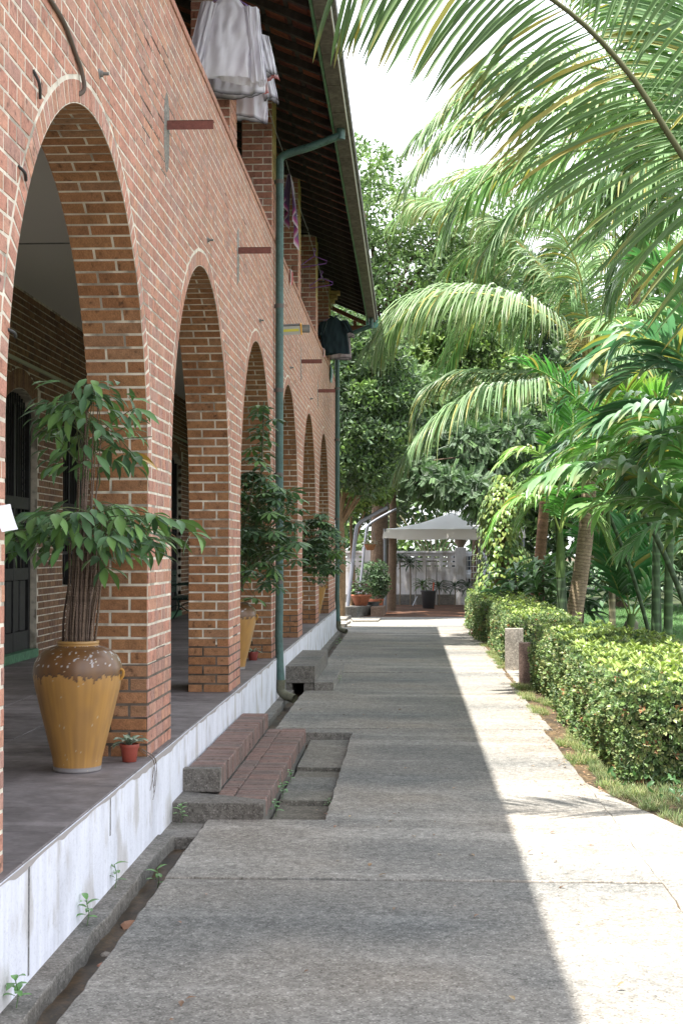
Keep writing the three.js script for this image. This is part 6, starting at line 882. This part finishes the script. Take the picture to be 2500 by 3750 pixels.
tag(put('wash_basin', (b) => b.tube([V(-0.98, 0.2, 38.9), V(-0.98, 0.215, 38.9), V(-0.98, 0.33, 38.9), V(-0.98, 0.34, 38.9)], (t) => 0.15 + 0.06 * t, 20), M.blackPlastic), 'black round basin on the masonry bed beside the planter', 'basin');
tag(slab('concrete_block', [[-1.0, 37.9], [-0.68, 37.95], [-0.62, 39.2], [-0.98, 39.2]], null, std([0.36, 0.25, 0.2], 0.9, { map: T.concrete }), 0.24, 0.27, 0.01), 'long reddish concrete block in front of the grey canopy post', 'block');
{
  const g = thing('hanging_planter', 'brown hanging basket with trailing dry stems beside the bent poles', 'hanging basket', [-1.05, 1.75, -39]);
  mesh('basket', new THREE.LatheGeometry([[0.001, 0], [0.1, 0.01], [0.17, 0.16], [0.18, 0.17], [0.001, 0.15]].map((p) => new THREE.Vector2(...p)), 20), std([0.3, 0.14, 0.07], 0.9, { side: THREE.DoubleSide }), g);
  put('wires', (b) => { for (let i = 0; i < 3; i++) { const a = i * 2.1; b.tube([new V3(Math.cos(a) * 0.17, 0.16, Math.sin(a) * 0.17), new V3(0, 0.95, 0)], 0.004, 4, [0.2, 0.2, 0.2]); } }, M.vertex, g, 'stuff');
  for (let i = 0; i < 40; i++) { const a = i * 2.4, b = new B(); b.blade(new V3(Math.cos(a) * 0.1, 0.16, Math.sin(a) * 0.1), new V3(Math.cos(a), R(0.2, 1.6), Math.sin(a)), new V3(0, 1, 0), R(0.25, 0.45), 0.02, R(1, 2.6), vary([0.16, 0.15, 0.06], 0.3), [1, 0.8, 0.5, 0], 0.1); mesh('leaf', b.geo(), L.grass, g); }
}
tag(put('pier_urn', (b) => { const N = 20, pr = [[0.1, 0], [0.12, 0.05], [0.2, 0.18], [0.18, 0.26], [0.26, 0.3], [0.24, 0.32]]; b.skin(pr.map(([r, y]) => { const q = []; for (let i = 0; i < N; i++) { const a = -i / N * 6.283; q.push(V(1.68 + r * Math.cos(a), 1.842 + y, 46.1 + r * Math.sin(a))); } return q; }), [0.2, 0.16, 0.12], true); }, std([1, 1, 1], 0.9, { vertexColors: true, side: THREE.DoubleSide })), 'weathered stone urn on top of the wall pier', 'urn');
// brown trunk leaning beside the dark coconut trunk
tag(put('tree_stump', (b) => ringTrunk(b, [V(2.72, -0.05, 31.5), V(2.85, 1.2, 31.5), V(3.05, 3.4, 31.5)], 0.14, 0.11, [0.30, 0.18, 0.11], [0.22, 0.13, 0.08], 0.12), M.bark), 'bare reddish brown leaning trunk behind the broad leaved shrubs', 'tree trunk');
tag(put('red_flower', (b) => { for (let i = 0; i < 9; i++) { const a = i * 0.7; b.blade(V(2.05, 0.78, 23.6), new V3(Math.cos(a), 0.7, Math.sin(a)), new V3(0, 1, 0), 0.05, 0.04, 1, [0.55, 0.04, 0.07], [0.8, 1, 0.7, 0], 0.1); } }, L.broad), 'single red blossom above the hedge beside the green palm stem', 'flower');

renderer.render(scene, camera);
